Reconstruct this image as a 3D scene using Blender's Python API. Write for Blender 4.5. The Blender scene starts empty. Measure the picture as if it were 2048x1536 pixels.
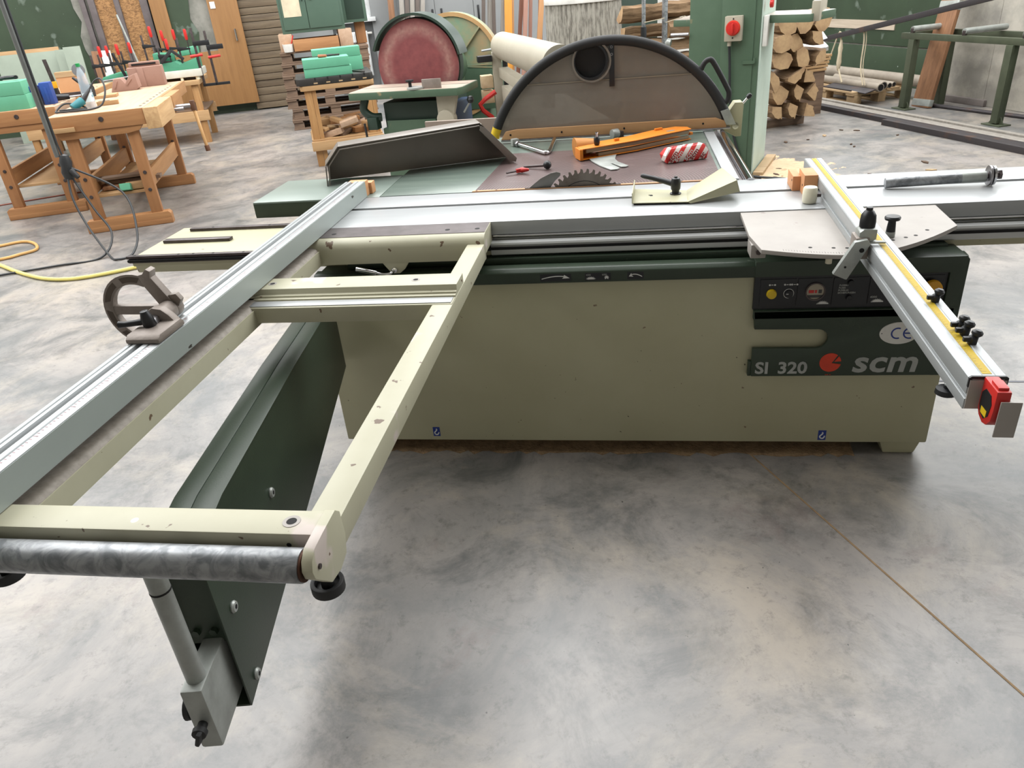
import bpy, bmesh, math, random
from mathutils import Vector, Matrix
random.seed(11)
SC = bpy.context.scene
COL = SC.collection
R = math.radians

# ---------------------------------------------------------------- camera
FPX = 1486.35
pitch, roll, yaw = R(28.279), R(-5.254), R(-10.245)
def _m(a): return Matrix(a)
R0 = _m(((1,0,0),(0,0,-1),(0,1,0)))
Rz = _m(((math.cos(yaw),-math.sin(yaw),0),(math.sin(yaw),math.cos(yaw),0),(0,0,1)))
Rp = _m(((1,0,0),(0,math.cos(pitch),-math.sin(pitch)),(0,math.sin(pitch),math.cos(pitch))))
Rr = _m(((math.cos(roll),-math.sin(roll),0),(math.sin(roll),math.cos(roll),0),(0,0,1)))
W2C = Rr @ Rp @ R0 @ Rz
cam = bpy.data.cameras.new('camera'); cam.sensor_width = 36; cam.lens = FPX/2048*36
cam.clip_start = .02; cam.clip_end = 200
co = bpy.data.objects.new('camera', cam); COL.objects.link(co)
r, d, f = Vector(W2C[0]), -Vector(W2C[1]), -Vector(W2C[2])
co.matrix_world = Matrix(((r.x,d.x,f.x,0),(r.y,d.y,f.y,0),(r.z,d.z,f.z,1.6),(0,0,0,1)))
SC.camera = co

# ---------------------------------------------------------------- world, daylight, exposure
HALL = R(22.3)                       # the hall is turned against the saw
HU = Vector((math.cos(HALL), math.sin(HALL), 0)); HV = Vector((-math.sin(HALL), math.cos(HALL), 0))
def H(u, v, z=0): return HU*u + HV*v + Vector((0,0,z))
w = bpy.data.worlds.new('sky'); SC.world = w; w.use_nodes = True
bg = w.node_tree.nodes['Background']; bg.inputs[0].default_value = (.80,.90,1,1); bg.inputs[1].default_value = 1.0
def area(name, loc, sx, sy, power, rot, col=(1,.98,.95)):
    l = bpy.data.lights.new(name, 'AREA'); l.shape = 'RECTANGLE'; l.size = sx; l.size_y = sy
    l.energy = power; l.color = col
    o = bpy.data.objects.new(name, l); COL.objects.link(o); o.location = loc; o.rotation_euler = rot
    return o
# daylight through the four roof lights (long strips running along the hall)
ROOF_Z = 5.2
ROOF_LIGHTS = [(-5.8, 8.0), (-2.1, 8.0), (1.6, 8.0), (5.3, 8.0)]
for uu, vv in ROOF_LIGHTS:
    area('roof_light_daylight', H(uu, vv, ROOF_Z-.04), 2.6, 11.5, 400, (0,0,HALL), (1,.985,.96))
# daylight through the high glazing of the right-hand wall and the end wall
area('side_glazing_daylight', H(7.28, 6.5, 3.25), 13.0, 1.9, 300, (R(90), 0, HALL+R(90)), (.93,.97,1))
area('end_glazing_daylight', H(2.2, 15.9, 3.2), 9.5, 2.0, 150, (R(90), 0, HALL+R(180)), (.95,.98,1))
vs = SC.view_settings
SC.display_settings.display_device = 'sRGB'
vs.view_transform = 'Standard'; vs.look = 'None'; vs.gamma = 1; vs.use_curve_mapping = False
vs.exposure = 0.40

# ---------------------------------------------------------------- materials
def lin(c):
    return tuple((x/12.92 if x <= .04045 else ((x+.055)/1.055)**2.4) for x in (v/255 for v in c)) + (1,)
def mat(name, col, rough=.5, metal=0, col2=None, scale=6, lo=.35, hi=.7, stretch=(1,1,1), bump=0, bscale=60,
        detail=6, spec=.5, coat=0, rvar=0, dist=0.0, extra=None):
    m = bpy.data.materials.new(name); m.use_nodes = True
    N, L = m.node_tree.nodes, m.node_tree.links
    b = N['Principled BSDF']
    b.inputs['Roughness'].default_value = rough; b.inputs['Metallic'].default_value = metal
    b.inputs['Specular IOR Level'].default_value = spec; b.inputs['Coat Weight'].default_value = coat
    b.inputs['Base Color'].default_value = lin(col)
    if col2 is None and bump == 0 and extra is None:
        col2 = tuple(max(0, c*.86) for c in col)
    tc = N.new('ShaderNodeTexCoord'); mp = N.new('ShaderNodeMapping'); mp.inputs['Scale'].default_value = stretch
    L.new(tc.outputs['Object'], mp.inputs[0])
    out = None
    if col2 is not None:
        n = N.new('ShaderNodeTexNoise'); n.inputs['Scale'].default_value = scale; n.inputs['Detail'].default_value = detail
        n.inputs['Roughness'].default_value = .62; n.inputs['Distortion'].default_value = dist
        L.new(mp.outputs[0], n.inputs['Vector'])
        cr = N.new('ShaderNodeValToRGB'); cr.color_ramp.elements[0].position = lo; cr.color_ramp.elements[1].position = hi
        cr.color_ramp.elements[0].color = lin(col); cr.color_ramp.elements[1].color = lin(col2)
        L.new(n.outputs['Fac'], cr.inputs[0]); out = cr.outputs[0]
        if rvar:
            mr = N.new('ShaderNodeMapRange'); mr.inputs['To Min'].default_value = rough-rvar; mr.inputs['To Max'].default_value = rough+rvar
            L.new(n.outputs['Fac'], mr.inputs[0]); L.new(mr.outputs[0], b.inputs['Roughness'])
    if extra: out = extra(N, L, mp.outputs[0], out) or out
    if out: L.new(out, b.inputs['Base Color'])
    if bump:
        n2 = N.new('ShaderNodeTexNoise'); n2.inputs['Scale'].default_value = bscale; n2.inputs['Detail'].default_value = 4
        L.new(mp.outputs[0], n2.inputs['Vector'])
        bp = N.new('ShaderNodeBump'); bp.inputs['Strength'].default_value = bump; bp.inputs['Distance'].default_value = .01
        L.new(n2.outputs['Fac'], bp.inputs['Height']); L.new(bp.outputs[0], b.inputs['Normal'])
    return m
def mixc(N, L, a, bcol, fac):
    x = N.new('ShaderNodeMix'); x.data_type = 'RGBA'
    if isinstance(fac, float): x.inputs[0].default_value = fac
    else: L.new(fac, x.inputs[0])
    if isinstance(a, tuple): x.inputs[6].default_value = a
    else: L.new(a, x.inputs[6])
    if isinstance(bcol, tuple): x.inputs[7].default_value = bcol
    else: L.new(bcol, x.inputs[7])
    return x.outputs[2]
def specks(col, scale, lo, hi, stretch=None):     # wear: scuffs, chips and spots of another colour
    def fn(N, L, vec, out):
        n = N.new('ShaderNodeTexNoise'); n.inputs['Scale'].default_value = scale; n.inputs['Detail'].default_value = 3
        if stretch:
            mp = N.new('ShaderNodeMapping'); mp.inputs['Scale'].default_value = stretch; L.new(vec, mp.inputs[0]); vec = mp.outputs[0]
        L.new(vec, n.inputs['Vector'])
        cr = N.new('ShaderNodeValToRGB'); cr.color_ramp.elements[0].position = lo; cr.color_ramp.elements[1].position = hi
        L.new(n.outputs['Fac'], cr.inputs[0])
        return mixc(N, L, out, lin(col), cr.outputs[0])
    return fn
def both(*fs):
    def fn(N, L, vec, out):
        for f in fs: out = f(N, L, vec, out)
        return out
    return fn
def wood(name, c1, c2, axis=0, scale=7, rough=.6, extra=None):
    st = [9,9,9]; st[axis] = .7
    return mat(name, c1, rough, 0, c2, scale=scale*.35, lo=.3, hi=.72, stretch=tuple(st), bump=.08, bscale=12, dist=.6, extra=extra)

def floor_extra(N, L, vec, out):
    def layer(o, col, sc, lo, hi, off, det=9, dist=.6, rough=.68, fac=1.0, stretch=None):
        n = N.new('ShaderNodeTexNoise'); n.inputs['Scale'].default_value = sc; n.inputs['Detail'].default_value = det
        n.inputs['Roughness'].default_value = rough; n.inputs['Distortion'].default_value = dist
        mp = N.new('ShaderNodeMapping'); mp.inputs['Location'].default_value = off
        if stretch: mp.inputs['Scale'].default_value = stretch
        L.new(vec, mp.inputs[0]); L.new(mp.outputs[0], n.inputs['Vector'])
        cr = N.new('ShaderNodeValToRGB'); cr.color_ramp.elements[0].position = lo; cr.color_ramp.elements[1].position = hi
        cr.color_ramp.elements[1].color = (fac,fac,fac,1)
        L.new(n.outputs['Fac'], cr.inputs[0])
        return mixc(N, L, o, lin(col), cr.outputs[0])
    o = layer(out, (98,99,99), .9, .42, .62, (0,0,0), 10, .8, .7)          # big grey clouds
    o = layer(o, (76,77,76), 3.1, .47, .66, (3,9,0), 10, .5, .76, .85)         # mottled dark patches
    o = layer(o, (166,155,141), 1.5, .50, .68, (7,3,0), 9, .5, .72, .8)         # pale warm patches
    o = layer(o, (116,103,100), 2.2, .58, .72, (1,5,0), 9, .4, .75, .8)        # pinkish stains
    o = layer(o, (66,66,64), 17, .54, .70, (2,2,0), 8, .2, .78, .65)           # fine trowel speckle
    return specks((64,62,60), 52, .73, .76)(N, L, vec, o)
M = {}
M['floor'] = mat('polished_concrete', (152,145,139), .36, 0, (136,130,126), scale=2.2, lo=.3, hi=.75, detail=10, spec=.95, rvar=.09, extra=floor_extra)
M['beige'] = mat('beige_green_paint', (179,176,147), .42, 0, (172,168,138), scale=3, lo=.35, hi=.7, extra=both(specks((120,104,84), 30, .735, .75), specks((70,62,50), 75, .755, .76)))
M['beige_worn'] = mat('worn_beige_paint', (182,179,156), .45, 0, (172,168,144), scale=3, extra=both(specks((196,184,176), 7, .66, .70), specks((104,84,66), 26, .685, .70)))
M['green'] = mat('dark_green_paint', (47,60,46), .4, 0, (42,54,42), scale=9, bump=.05, bscale=260, extra=specks((86,96,82), 18, .74, .76))
M['alu'] = mat('anodised_aluminium', (170,172,173), .38, .32, (160,163,164), scale=2, stretch=(.3,9,9), rvar=.05)
M['alu_y'] = mat('extruded_aluminium', (172,175,176), .40, .35, (158,162,163), scale=2.5, stretch=(9,.3,9), rvar=.05, extra=specks((70,64,56), 40, .75, .77))
M['alu_side'] = mat('matt_aluminium', (164,172,168), .45, .2, (152,160,156), scale=3, stretch=(1,.3,1), extra=specks((60,56,50), 30, .72, .735))
M['steel'] = mat('bright_steel', (172,170,172), .3, .9, (140,136,138), scale=20, rvar=.08)
M['chrome'] = mat('chrome', (225,225,228), .08, 1)
M['darksteel'] = mat('dark_oiled_steel', (92,84,84), .42, .7, (66,58,56), scale=14)
M['galv'] = mat('galvanised_steel', (156,158,160), .36, .45, (112,115,118), scale=26, lo=.40, hi=.62, detail=4, dist=1.2)
M['zinc'] = mat('zinc_plated_steel', (172,176,172), .4, .35, (144,147,142), scale=11)
M['plate'] = mat('cast_plate_grey', (166,160,154), .5, .15, (152,146,140), scale=3.5, extra=specks((120,104,98), 16, .68, .74))
M['castgrey'] = mat('cast_zinc', (142,132,124), .5, .25, (124,114,106), scale=9, bump=.1, bscale=120)
M['black'] = mat('black_plastic', (24,25,28), .42)
M['blackrub'] = mat('black_rubber', (34,34,35), .62)
M['panel'] = mat('black_panel', (26,28,32), .35)
M['hole'] = mat('screw_hole_dark', (14,12,12), .8)
M['white'] = mat('white_plastic', (226,224,218), .45)
M['cream'] = mat('cream_nylon', (232,226,202), .4)
M['print'] = mat('silver_print', (168,170,166), .45)
M['printw'] = mat('white_print', (222,222,218), .5)
M['red'] = mat('red_plastic', (204,44,38), .38)
M['orangered'] = mat('orange_red_print', (222,66,34), .5)
M['yellow'] = mat('yellow_plastic', (226,190,30), .42)
M['amber'] = mat('amber_plastic', (222,160,28), .38)
M['tape'] = mat('yellow_tape', (190,164,20), .6, 0, (172,140,22), scale=30, stretch=(1,14,1))
M['blue_print'] = mat('blue_print', (34,58,140), .5)
M['orange'] = mat('orange_paint', (218,130,30), .45, 0, (208,118,26), scale=6, extra=specks((130,90,50), 22, .72, .75))
def arcs(N, L, vec, out):
    sp = N.new('ShaderNodeTexWave'); sp.wave_type = 'RINGS'; sp.rings_direction = 'Z'; sp.inputs['Scale'].default_value = 26; sp.inputs['Distortion'].default_value = 1.0; sp.inputs['Detail Scale'].default_value = 3
    L.new(vec, sp.inputs['Vector'])
    cr = N.new('ShaderNodeValToRGB'); cr.color_ramp.elements[0].position = .75; cr.color_ramp.elements[1].position = 1
    L.new(sp.outputs['Fac'], cr.inputs[0])
    return mixc(N, L, out, lin((132,118,116)), cr.outputs[0])
M['tabletop'] = mat('worn_green_table', (112,124,115), .32, .1, (90,104,96), scale=3, stretch=(.6,5,1), rvar=.06, extra=specks((140,154,142), 10, .60, .72, (1,16,1)))
M['tabletop_l'] = mat('pale_green_table', (128,140,132), .34, .1, (118,130,122), scale=2, stretch=(.4,3,1))
M['insert'] = mat('brown_worn_table', (94,76,74), .33, .1, (78,62,62), scale=4, extra=both(arcs, specks((116,100,98), 9, .58, .72, (1,5,1))))
M['tray'] = mat('dark_brown_grey_enamel', (126,118,110), .34, .1, (116,108,100), scale=4)
M['guardgrey'] = mat('tinted_guard', (120,112,102), .25, 0)
# ------- wood family
M['beech'] = wood('beech', (172,128,84), (150,106,66), 1)
M['beech_x'] = wood('beech_x', (168,122,78), (146,100,62), 0)
M['beech_z'] = wood('beech_z', (164,116,74), (144,98,60), 2)
M['benchtop'] = wood('bench_top', (184,156,132), (166,136,110), 1)
M['block'] = wood('orange_block', (206,150,104), (194,134,90), 2)
M['block_y'] = wood('wood_block', (206,154,108), (190,136,92), 1)
M['lip'] = wood('worn_wood_lip', (206,160,116), (140,96,66), 0)
M['softwood'] = wood('spruce', (182,148,106), (160,124,84), 0)
M['softwood_z'] = wood('spruce_z', (172,132,84), (150,106,62), 2)
M['ply'] = wood('plywood_door', (146,106,62), (130,92,52), 2)
M['pallet'] = wood('pallet_wood', (184,158,122), (158,130,96), 0)
M['pallet_old'] = wood('old_pallet_wood', (132,108,88), (84,66,54), 0)
M['oldplank'] = wood('old_plank', (150,108,76), (112,78,54), 2)

# ---------------------------------------------------------------- mesh helpers
MATS = {}
def frame_of(o): return MATS.get(o.name, Matrix.Identity(4)) if o else Matrix.Identity(4)
class MB:
    def __init__(s): s.v = []; s.f = []
    def add(s, vs, fs):
        n = len(s.v); s.v += [Vector(v) for v in vs]; s.f += [tuple(i+n for i in f) for f in fs]; return s
    def box(s, lo, hi, m=None):
        (a,b,c),(d,e,g) = lo, hi
        vs = [Vector(p) for p in ((a,b,c),(d,b,c),(d,e,c),(a,e,c),(a,b,g),(d,b,g),(d,e,g),(a,e,g))]
        if m: vs = [m @ v for v in vs]
        return s.add(vs, [(3,2,1,0),(4,5,6,7),(0,1,5,4),(1,2,6,5),(2,3,7,6),(3,0,4,7)])
    def cbox(s, c, d, rz=0, m=None):
        mm = Matrix.Translation(c) @ Matrix.Rotation(rz,4,'Z') if m is None else m
        h = [x/2 for x in d]
        return s.box((-h[0],-h[1],-h[2]), h, mm)
    def prism(s, poly, a, b, axis='z', m=None):
        # poly in the two other axes (cyclic order kept for outward faces)
        def P(p, t):
            if axis == 'z': return Vector((p[0],p[1],t))
            if axis == 'y': return Vector((p[0],t,p[1]))
            return Vector((t,p[0],p[1]))
        n = len(poly); vs = [P(p,a) for p in poly]+[P(p,b) for p in poly]
        if m: vs = [m @ v for v in vs]
        fs = [tuple(range(n-1,-1,-1)), tuple(range(n,2*n))]+[(i,(i+1)%n,n+(i+1)%n,n+i) for i in range(n)]
        return s.add(vs, fs)
    def bar(s, p, q, wd, ht, up=(0,0,1)):
        p, q = Vector(p), Vector(q); y = (q-p); ln = y.length; y.normalize(); up = Vector(up)
        x = y.cross(up); x = x.normalized() if x.length > 1e-5 else Vector((1,0,0)); z = x.cross(y)
        m = Matrix(((x.x,y.x,z.x,p.x),(x.y,y.y,z.y,p.y),(x.z,y.z,z.z,p.z),(0,0,0,1)))
        return s.box((-wd/2,0,-ht/2),(wd/2,ln,ht/2), m)
    def cyl(s, p, q, r1, r2=None, n=18):
        r2 = r1 if r2 is None else r2
        p, q = Vector(p), Vector(q); z = (q-p).normalized()
        x = z.orthogonal().normalized(); y = z.cross(x); vs = []
        for c, rr in ((p,r1),(q,r2)):
            vs += [c+(x*math.cos(2*math.pi*i/n)+y*math.sin(2*math.pi*i/n))*rr for i in range(n)]
        return s.add(vs, [tuple(range(n-1,-1,-1)), tuple(range(n,2*n))]+[(i,(i+1)%n,n+(i+1)%n,n+i) for i in range(n)])
    def ring(s, p, q, ro, ri, n=28):        # hollow tube with wall
        p, q = Vector(p), Vector(q); z = (q-p).normalized(); x = z.orthogonal().normalized(); y = z.cross(x); vs = []
        for c, rr in ((p,ro),(q,ro),(q,ri),(p,ri)):
            vs += [c+(x*math.cos(2*math.pi*i/n)+y*math.sin(2*math.pi*i/n))*rr for i in range(n)]
        fs = []
        for k in range(4):
            a, b = k*n, ((k+1)%4)*n
            fs += [(a+i,a+(i+1)%n,b+(i+1)%n,b+i) for i in range(n)]
        return s.add(vs, fs)
    def tube(s, pts, rad, n=8):
        pts = [Vector(p) for p in pts]; vs = []; prev = None
        for i, p in enumerate(pts):
            t = (pts[min(i+1,len(pts)-1)]-pts[max(i-1,0)]).normalized()
            x = t.orthogonal().normalized() if prev is None else (prev - t*prev.dot(t)).normalized()
            prev = x; y = t.cross(x)
            rr = rad[i] if isinstance(rad,(list,tuple)) else rad
            vs += [p+(x*math.cos(2*math.pi*k/n)+y*math.sin(2*math.pi*k/n))*rr for k in range(n)]
        m = len(pts)
        fs = [tuple(range(n-1,-1,-1)), tuple(range((m-1)*n,m*n))]
        for i in range(m-1):
            fs += [(i*n+k,i*n+(k+1)%n,(i+1)*n+(k+1)%n,(i+1)*n+k) for k in range(n)]
        return s.add(vs, fs)
    def lathe(s, prof, o=(0,0,0), ax=(0,0,1), n=22):
        o = Vector(o); z = Vector(ax).normalized(); x = z.orthogonal().normalized(); y = z.cross(x); vs = []
        for (rr,h) in prof:
            vs += [o+z*h+(x*math.cos(2*math.pi*k/n)+y*math.sin(2*math.pi*k/n))*max(rr,1e-4) for k in range(n)]
        m = len(prof); fs = [tuple(range(n-1,-1,-1)), tuple(range((m-1)*n,m*n))]
        for i in range(m-1):
            fs += [(i*n+k,i*n+(k+1)%n,(i+1)*n+(k+1)%n,(i+1)*n+k) for k in range(n)]
        return s.add(vs, fs)
    def build(s, name, mt, parent=None, bev=0, world=False, smooth=True, seg=2, ang=38):
        vs = s.v
        if world and parent is not None:
            inv = frame_of(parent).inverted(); vs = [inv @ v for v in vs]
        me = bpy.data.meshes.new(name); me.from_pydata([tuple(v) for v in vs], [], s.f); me.validate()
        bm = bmesh.new(); bm.from_mesh(me)
        bmesh.ops.recalc_face_normals(bm, faces=bm.faces)
        if bev:
            ed = [e for e in bm.edges if len(e.link_faces) == 2 and e.calc_face_angle(0) > .6]
            bmesh.ops.bevel(bm, geom=ed, offset=bev, segments=seg, profile=.6, affect='EDGES', clamp_overlap=True)
        bm.to_mesh(me); bm.free()
        if smooth:
            me.polygons.foreach_set('use_smooth', [True]*len(me.polygons)); me.set_sharp_from_angle(angle=R(ang))
        me.materials.append(M[mt] if isinstance(mt, str) else mt)
        o = bpy.data.objects.new(name, me); COL.objects.link(o)
        if parent is not None:
            o.parent = parent; MATS[o.name] = frame_of(parent)
        return o
def tag(o, label, cat=None, group=None, kind=None):
    if label: o['label'] = label
    if cat: o['category'] = cat
    if group: o['group'] = group
    if kind: o['kind'] = kind
    return o
def thing(name, label, cat, loc=(0,0,0), rz=0, group=None):
    o = bpy.data.objects.new(name, None); COL.objects.link(o); o.empty_display_size = .1
    o.location = loc; o.rotation_euler = (0,0,rz)
    MATS[o.name] = Matrix.Translation(Vector(loc)) @ Matrix.Rotation(rz,4,'Z')
    return tag(o, label, cat, group)
def struct(o): o['kind'] = 'structure'; return o
def kids(o): return [c for c in bpy.data.objects if c.parent == o]
def dup(root, loc=None, rz=None, label=None):
    c = root.copy(); COL.objects.link(c)
    if loc is not None: c.location = loc
    if rz is not None: c.rotation_euler = (0,0,rz)
    if label: c['label'] = label
    MATS[c.name] = Matrix.Translation(Vector(c.location)) @ Matrix.Rotation(c.rotation_euler.z,4,'Z')
    def rec(a, b):
        for ch in kids(a):
            k = ch.copy(); COL.objects.link(k); k.parent = b; rec(ch, k)
    rec(root, c)
    return c
def arc(cx, cy, rr, a0, a1, n=16):
    return [(cx+rr*math.cos(R(a0+(a1-a0)*i/n)), cy+rr*math.sin(R(a0+(a1-a0)*i/n))) for i in range(n+1)]
def smoothpath(pts, n=6):
    P = [Vector(p) for p in pts]; out = []
    for i in range(len(P)-1):
        p0, p1, p2, p3 = P[max(i-1,0)], P[i], P[i+1], P[min(i+2,len(P)-1)]
        for k in range(n):
            t = k/n
            out.append(.5*((2*p1)+(p2-p0)*t+(2*p0-5*p1+4*p2-p3)*t*t+(3*p1-p0-3*p2+p3)*t**3))
    return out+[P[-1]]
def text(name, s, size, loc, mt, parent, rx=R(90), rz=0, ry=0, shear=0, bold=0, ext=.0006, align='LEFT', sx=1.0, world=True, spacing=1.0):
    cu = bpy.data.curves.new('txt', 'FONT'); cu.body = s; cu.size = size; cu.extrude = ext; cu.shear = shear; cu.offset = bold
    cu.align_x = align; cu.resolution_u = 3; cu.space_character = spacing
    ob = bpy.data.objects.new('txt', cu); COL.objects.link(ob)
    dg = bpy.context.evaluated_depsgraph_get(); dg.update()
    me = bpy.data.meshes.new_from_object(ob.evaluated_get(dg)); bpy.data.objects.remove(ob); bpy.data.curves.remove(cu)
    mm = Matrix.Translation(Vector(loc)) @ Matrix.Rotation(rz,4,'Z') @ Matrix.Rotation(ry,4,'Y') @ Matrix.Rotation(rx,4,'X') @ Matrix.Diagonal((sx,1,1,1))
    if world: mm = frame_of(parent).inverted() @ mm
    me.transform(mm); me.materials.clear(); me.materials.append(M[mt]); me.name = name
    o = bpy.data.objects.new(name, me); COL.objects.link(o); o.parent = parent; MATS[o.name] = frame_of(parent)
    return o
# ---------------------------------------------------------------- the hall
M['wallgreen'] = mat('dark_green_wall_paint', (54,70,50), .55, 0, (46,60,42), scale=2, extra=both(specks((150,160,150), 26, .74, .76), specks((96,108,96), 4, .66, .72)))
M['wallgrey'] = mat('grey_wall_paint', (146,148,148), .7, 0, (138,140,140), scale=1.5)
M['walldark'] = mat('grey_niche_paint', (112,114,114), .7, 0, (104,106,106), scale=2)
M['wallwhite'] = mat('lime_washed_wall', (186,184,178), .8, 0, (170,166,160), scale=1.2)
M['plaster'] = mat('bare_plaster', (142,140,132), .85, 0, (112,112,104), scale=2.5, bump=.3, bscale=20, lo=.42, hi=.6)
M['concrete'] = mat('old_concrete', (190,184,172), .85, 0, (146,142,134), scale=2.2, bump=.25, bscale=14, lo=.4, hi=.65)
M['roof'] = mat('roof_sheet', (196,196,192), .7)
M['winframe'] = mat('white_window_frame', (228,230,230), .4)
M['osb'] = mat('osb_board', (170,128,82), .7, 0, (116,82,48), scale=16, lo=.40, hi=.62, stretch=(1,1,2.2), detail=3, dist=1.4, bump=.2, bscale=30)
M['formwork'] = wood('rough_grey_brown_board', (112,97,76), (82,68,52), 0, extra=specks((48,38,30), 26, .68, .72))
glass = bpy.data.materials.new('window_glass'); glass.use_nodes = True
_b = glass.node_tree.nodes['Principled BSDF']; _b.inputs['Base Color'].default_value = (1,1,1,1); _b.inputs['Roughness'].default_value = .02
_b.inputs['Transmission Weight'].default_value = 1; _b.inputs['IOR'].default_value = 1.1
M['glass'] = glass
sky_em = bpy.data.materials.new('bright_overcast_sky'); sky_em.use_nodes = True
_b = sky_em.node_tree.nodes['Principled BSDF']; _b.inputs['Base Color'].default_value = (.8,.9,1,1); _b.inputs['Emission Color'].default_value = (.85,.93,1,1); _b.inputs['Emission Strength'].default_value = 2.2
M['sky'] = sky_em

hall = (0,0,0)
def hroot(name):      # an object whose own axes are those of the hall
    o = bpy.data.objects.new(name, None); return o
HM = Matrix.Rotation(HALL,4,'Z')
def hbuild(mb, name, mt, **k):
    o = mb.build(name, mt, **k); o.rotation_euler = (0,0,HALL); MATS[o.name] = HM; return o
U0, U1, V0, V1 = -8.5, 7.4, -4.0, 16.0
floor = struct(hbuild(MB().box((U0-.2,V0-.2,-.12),(U1+.2,V1+.2,0)), 'floor', 'floor', smooth=False))
M['joint'] = mat('sawdust_filled_joint', (150,124,92), .9, 0, (120,100,78), scale=30)
MB().bar((.30,2.66,.0005),(1.32,.54,.0005),.006,.0016).build('floor_joint', 'joint', floor, world=True)
M['joint2'] = mat('grey_floor_joint', (120,122,128), .8)
MB().bar((1.25,2.93,.0005),(2.6,2.885,.0005),.012,.0016).build('floor_joint', 'joint2', floor, world=True)
# ceiling with the long roof lights left open
cb = MB(); edges = [U0]
for uu, vv in ROOF_LIGHTS: edges += [uu-1.3, uu+1.3]
edges.append(U1)
for i in range(0, len(edges), 2): cb.box((edges[i],V0,ROOF_Z),(edges[i+1],V1,ROOF_Z+.12))
cb.box((U0,V0,ROOF_Z+.002),(U1,2.25,ROOF_Z+.118)); cb.box((U0,13.75,ROOF_Z+.002),(U1,V1,ROOF_Z+.118))
struct(hbuild(cb, 'ceiling', 'roof', smooth=False))
# walls that the camera does not face
struct(hbuild(MB().box((U0-.2,V0-.2,0),(U1+.2,V0,ROOF_Z)), 'wall_front', 'wallwhite', smooth=False))
struct(hbuild(MB().box((U0-.2,V0,0),(U0,14.6,ROOF_Z)), 'wall_left', 'wallwhite', smooth=False))
# right-hand wall: dark green dado of big panels, light above, high glazing
wr = struct(hbuild(MB().box((U1,V0,1.9),(U1+.2,V1,ROOF_Z)), 'wall_right', 'wallwhite', smooth=False))
for (v0,v1) in ((V0,-1.2),(-1.18,1.6),(1.62,4.4),(4.42,7.0),(7.78,10.6),(10.62,13.4),(13.42,V1)):
    for (z0,z1) in ((0,.455),(.475,1.9)):
        MB().box((U1,v0,z0),(U1+.15,v1,z1)).build('panel', 'wallgreen', wr, bev=.008)
MB().box((U1+.02,V0,0),(U1+.19,V1,1.9)).build('panel_backing', 'plaster', wr)
MB().box((U1-.012,9.06,.66),(U1,11.06,.77)).build('light_board', wood('weathered_board',(190,176,158),(168,152,134),1), wr)
MB().box((7.02,7.05,0),(U1+.1,7.75,ROOF_Z)).build('pilaster', 'concrete', wr, bev=.02)
MB().box((6.98,7.0,0),(U1,7.8,.07)).build('pilaster_plinth', mat('grey_plinth',(112,104,100),.8), wr, bev=.01)
MB().box((7.02,6.3,0),(U1,7.05,2.6)).build('plastered_strip', 'concrete', wr, bev=.01)
# left part of the end wall (v = 14.5)
wb = struct(hbuild(MB().box((U0,14.55,0),(-.30,14.8,ROOF_Z)), 'wall_back', 'wallgreen', smooth=False))
rnd = random.Random(3)
edge = [(-3.52,0)]+[(-3.40+rnd.uniform(-.05,.05), z*.2) for z in range(1,26)]+[(-3.0,5.0),(-3.0,0)]
MB().prism(edge, 14.53, 14.56, 'y').build('bare_plaster', 'plaster', wb)
MB().box((-3.10,14.50,.2),(-2.36,14.54,2.6)).build('osb_board', 'osb', wb)
for x0, x1 in ((-3.30,-3.22),(-3.18,-3.08),(-2.80,-2.72),(-2.42,-2.30)):
    MB().box((x0,14.44,0),(x1,14.52,3.2)).build('steel_post', mat('weathered_steel_post',(112,104,104),.6,.3,(92,84,84),scale=5), wb, bev=.01)
# plywood sliding door with an opening that shows the wall behind
door = struct(hbuild(MB().prism([(-2.27,.14),(-.93,.14),(-.93,2.35),(-1.40,2.35),(-1.40,1.0),(-2.03,1.0),(-2.03,2.35),(-2.27,2.35)],14.36,14.41,'y'), 'door_1', 'ply', bev=.004))
MB().cyl((-1.06,14.33,1.12),(-1.06,14.33,1.30),.016,n=10).cyl((-1.06,14.37,1.13),(-1.06,14.33,1.13),.01,n=8).cyl((-1.06,14.37,1.29),(-1.06,14.33,1.29),.01,n=8).build('door_handle','chrome',door)
MB().box((-1.36,14.352,1.62),(-1.28,14.359,1.72)).build('door_notice','white',door)
MB().box((-2.03,14.44,.9),(-1.40,14.50,2.4)).build('plaster_patch','plaster',wb)
MB().prism([(-2.03,.95),(-1.70,.95),(-1.64,1.3),(-1.72,1.5),(-1.66,1.9),(-1.78,2.4),(-2.03,2.4)],14.42,14.445,'y').build('green_patch','wallgreen',wb)
# rough boards stacked beside the door
zz = .02
for i in range(19):
    h = .112+rnd.uniform(-.012,.012)
    MB().box((-1.0+rnd.uniform(-.03,.01),14.42+rnd.uniform(0,.03),zz),(-.2,14.56,zz+h-.008)).build('board','formwork',wb,bev=.004)
    zz += h
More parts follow.
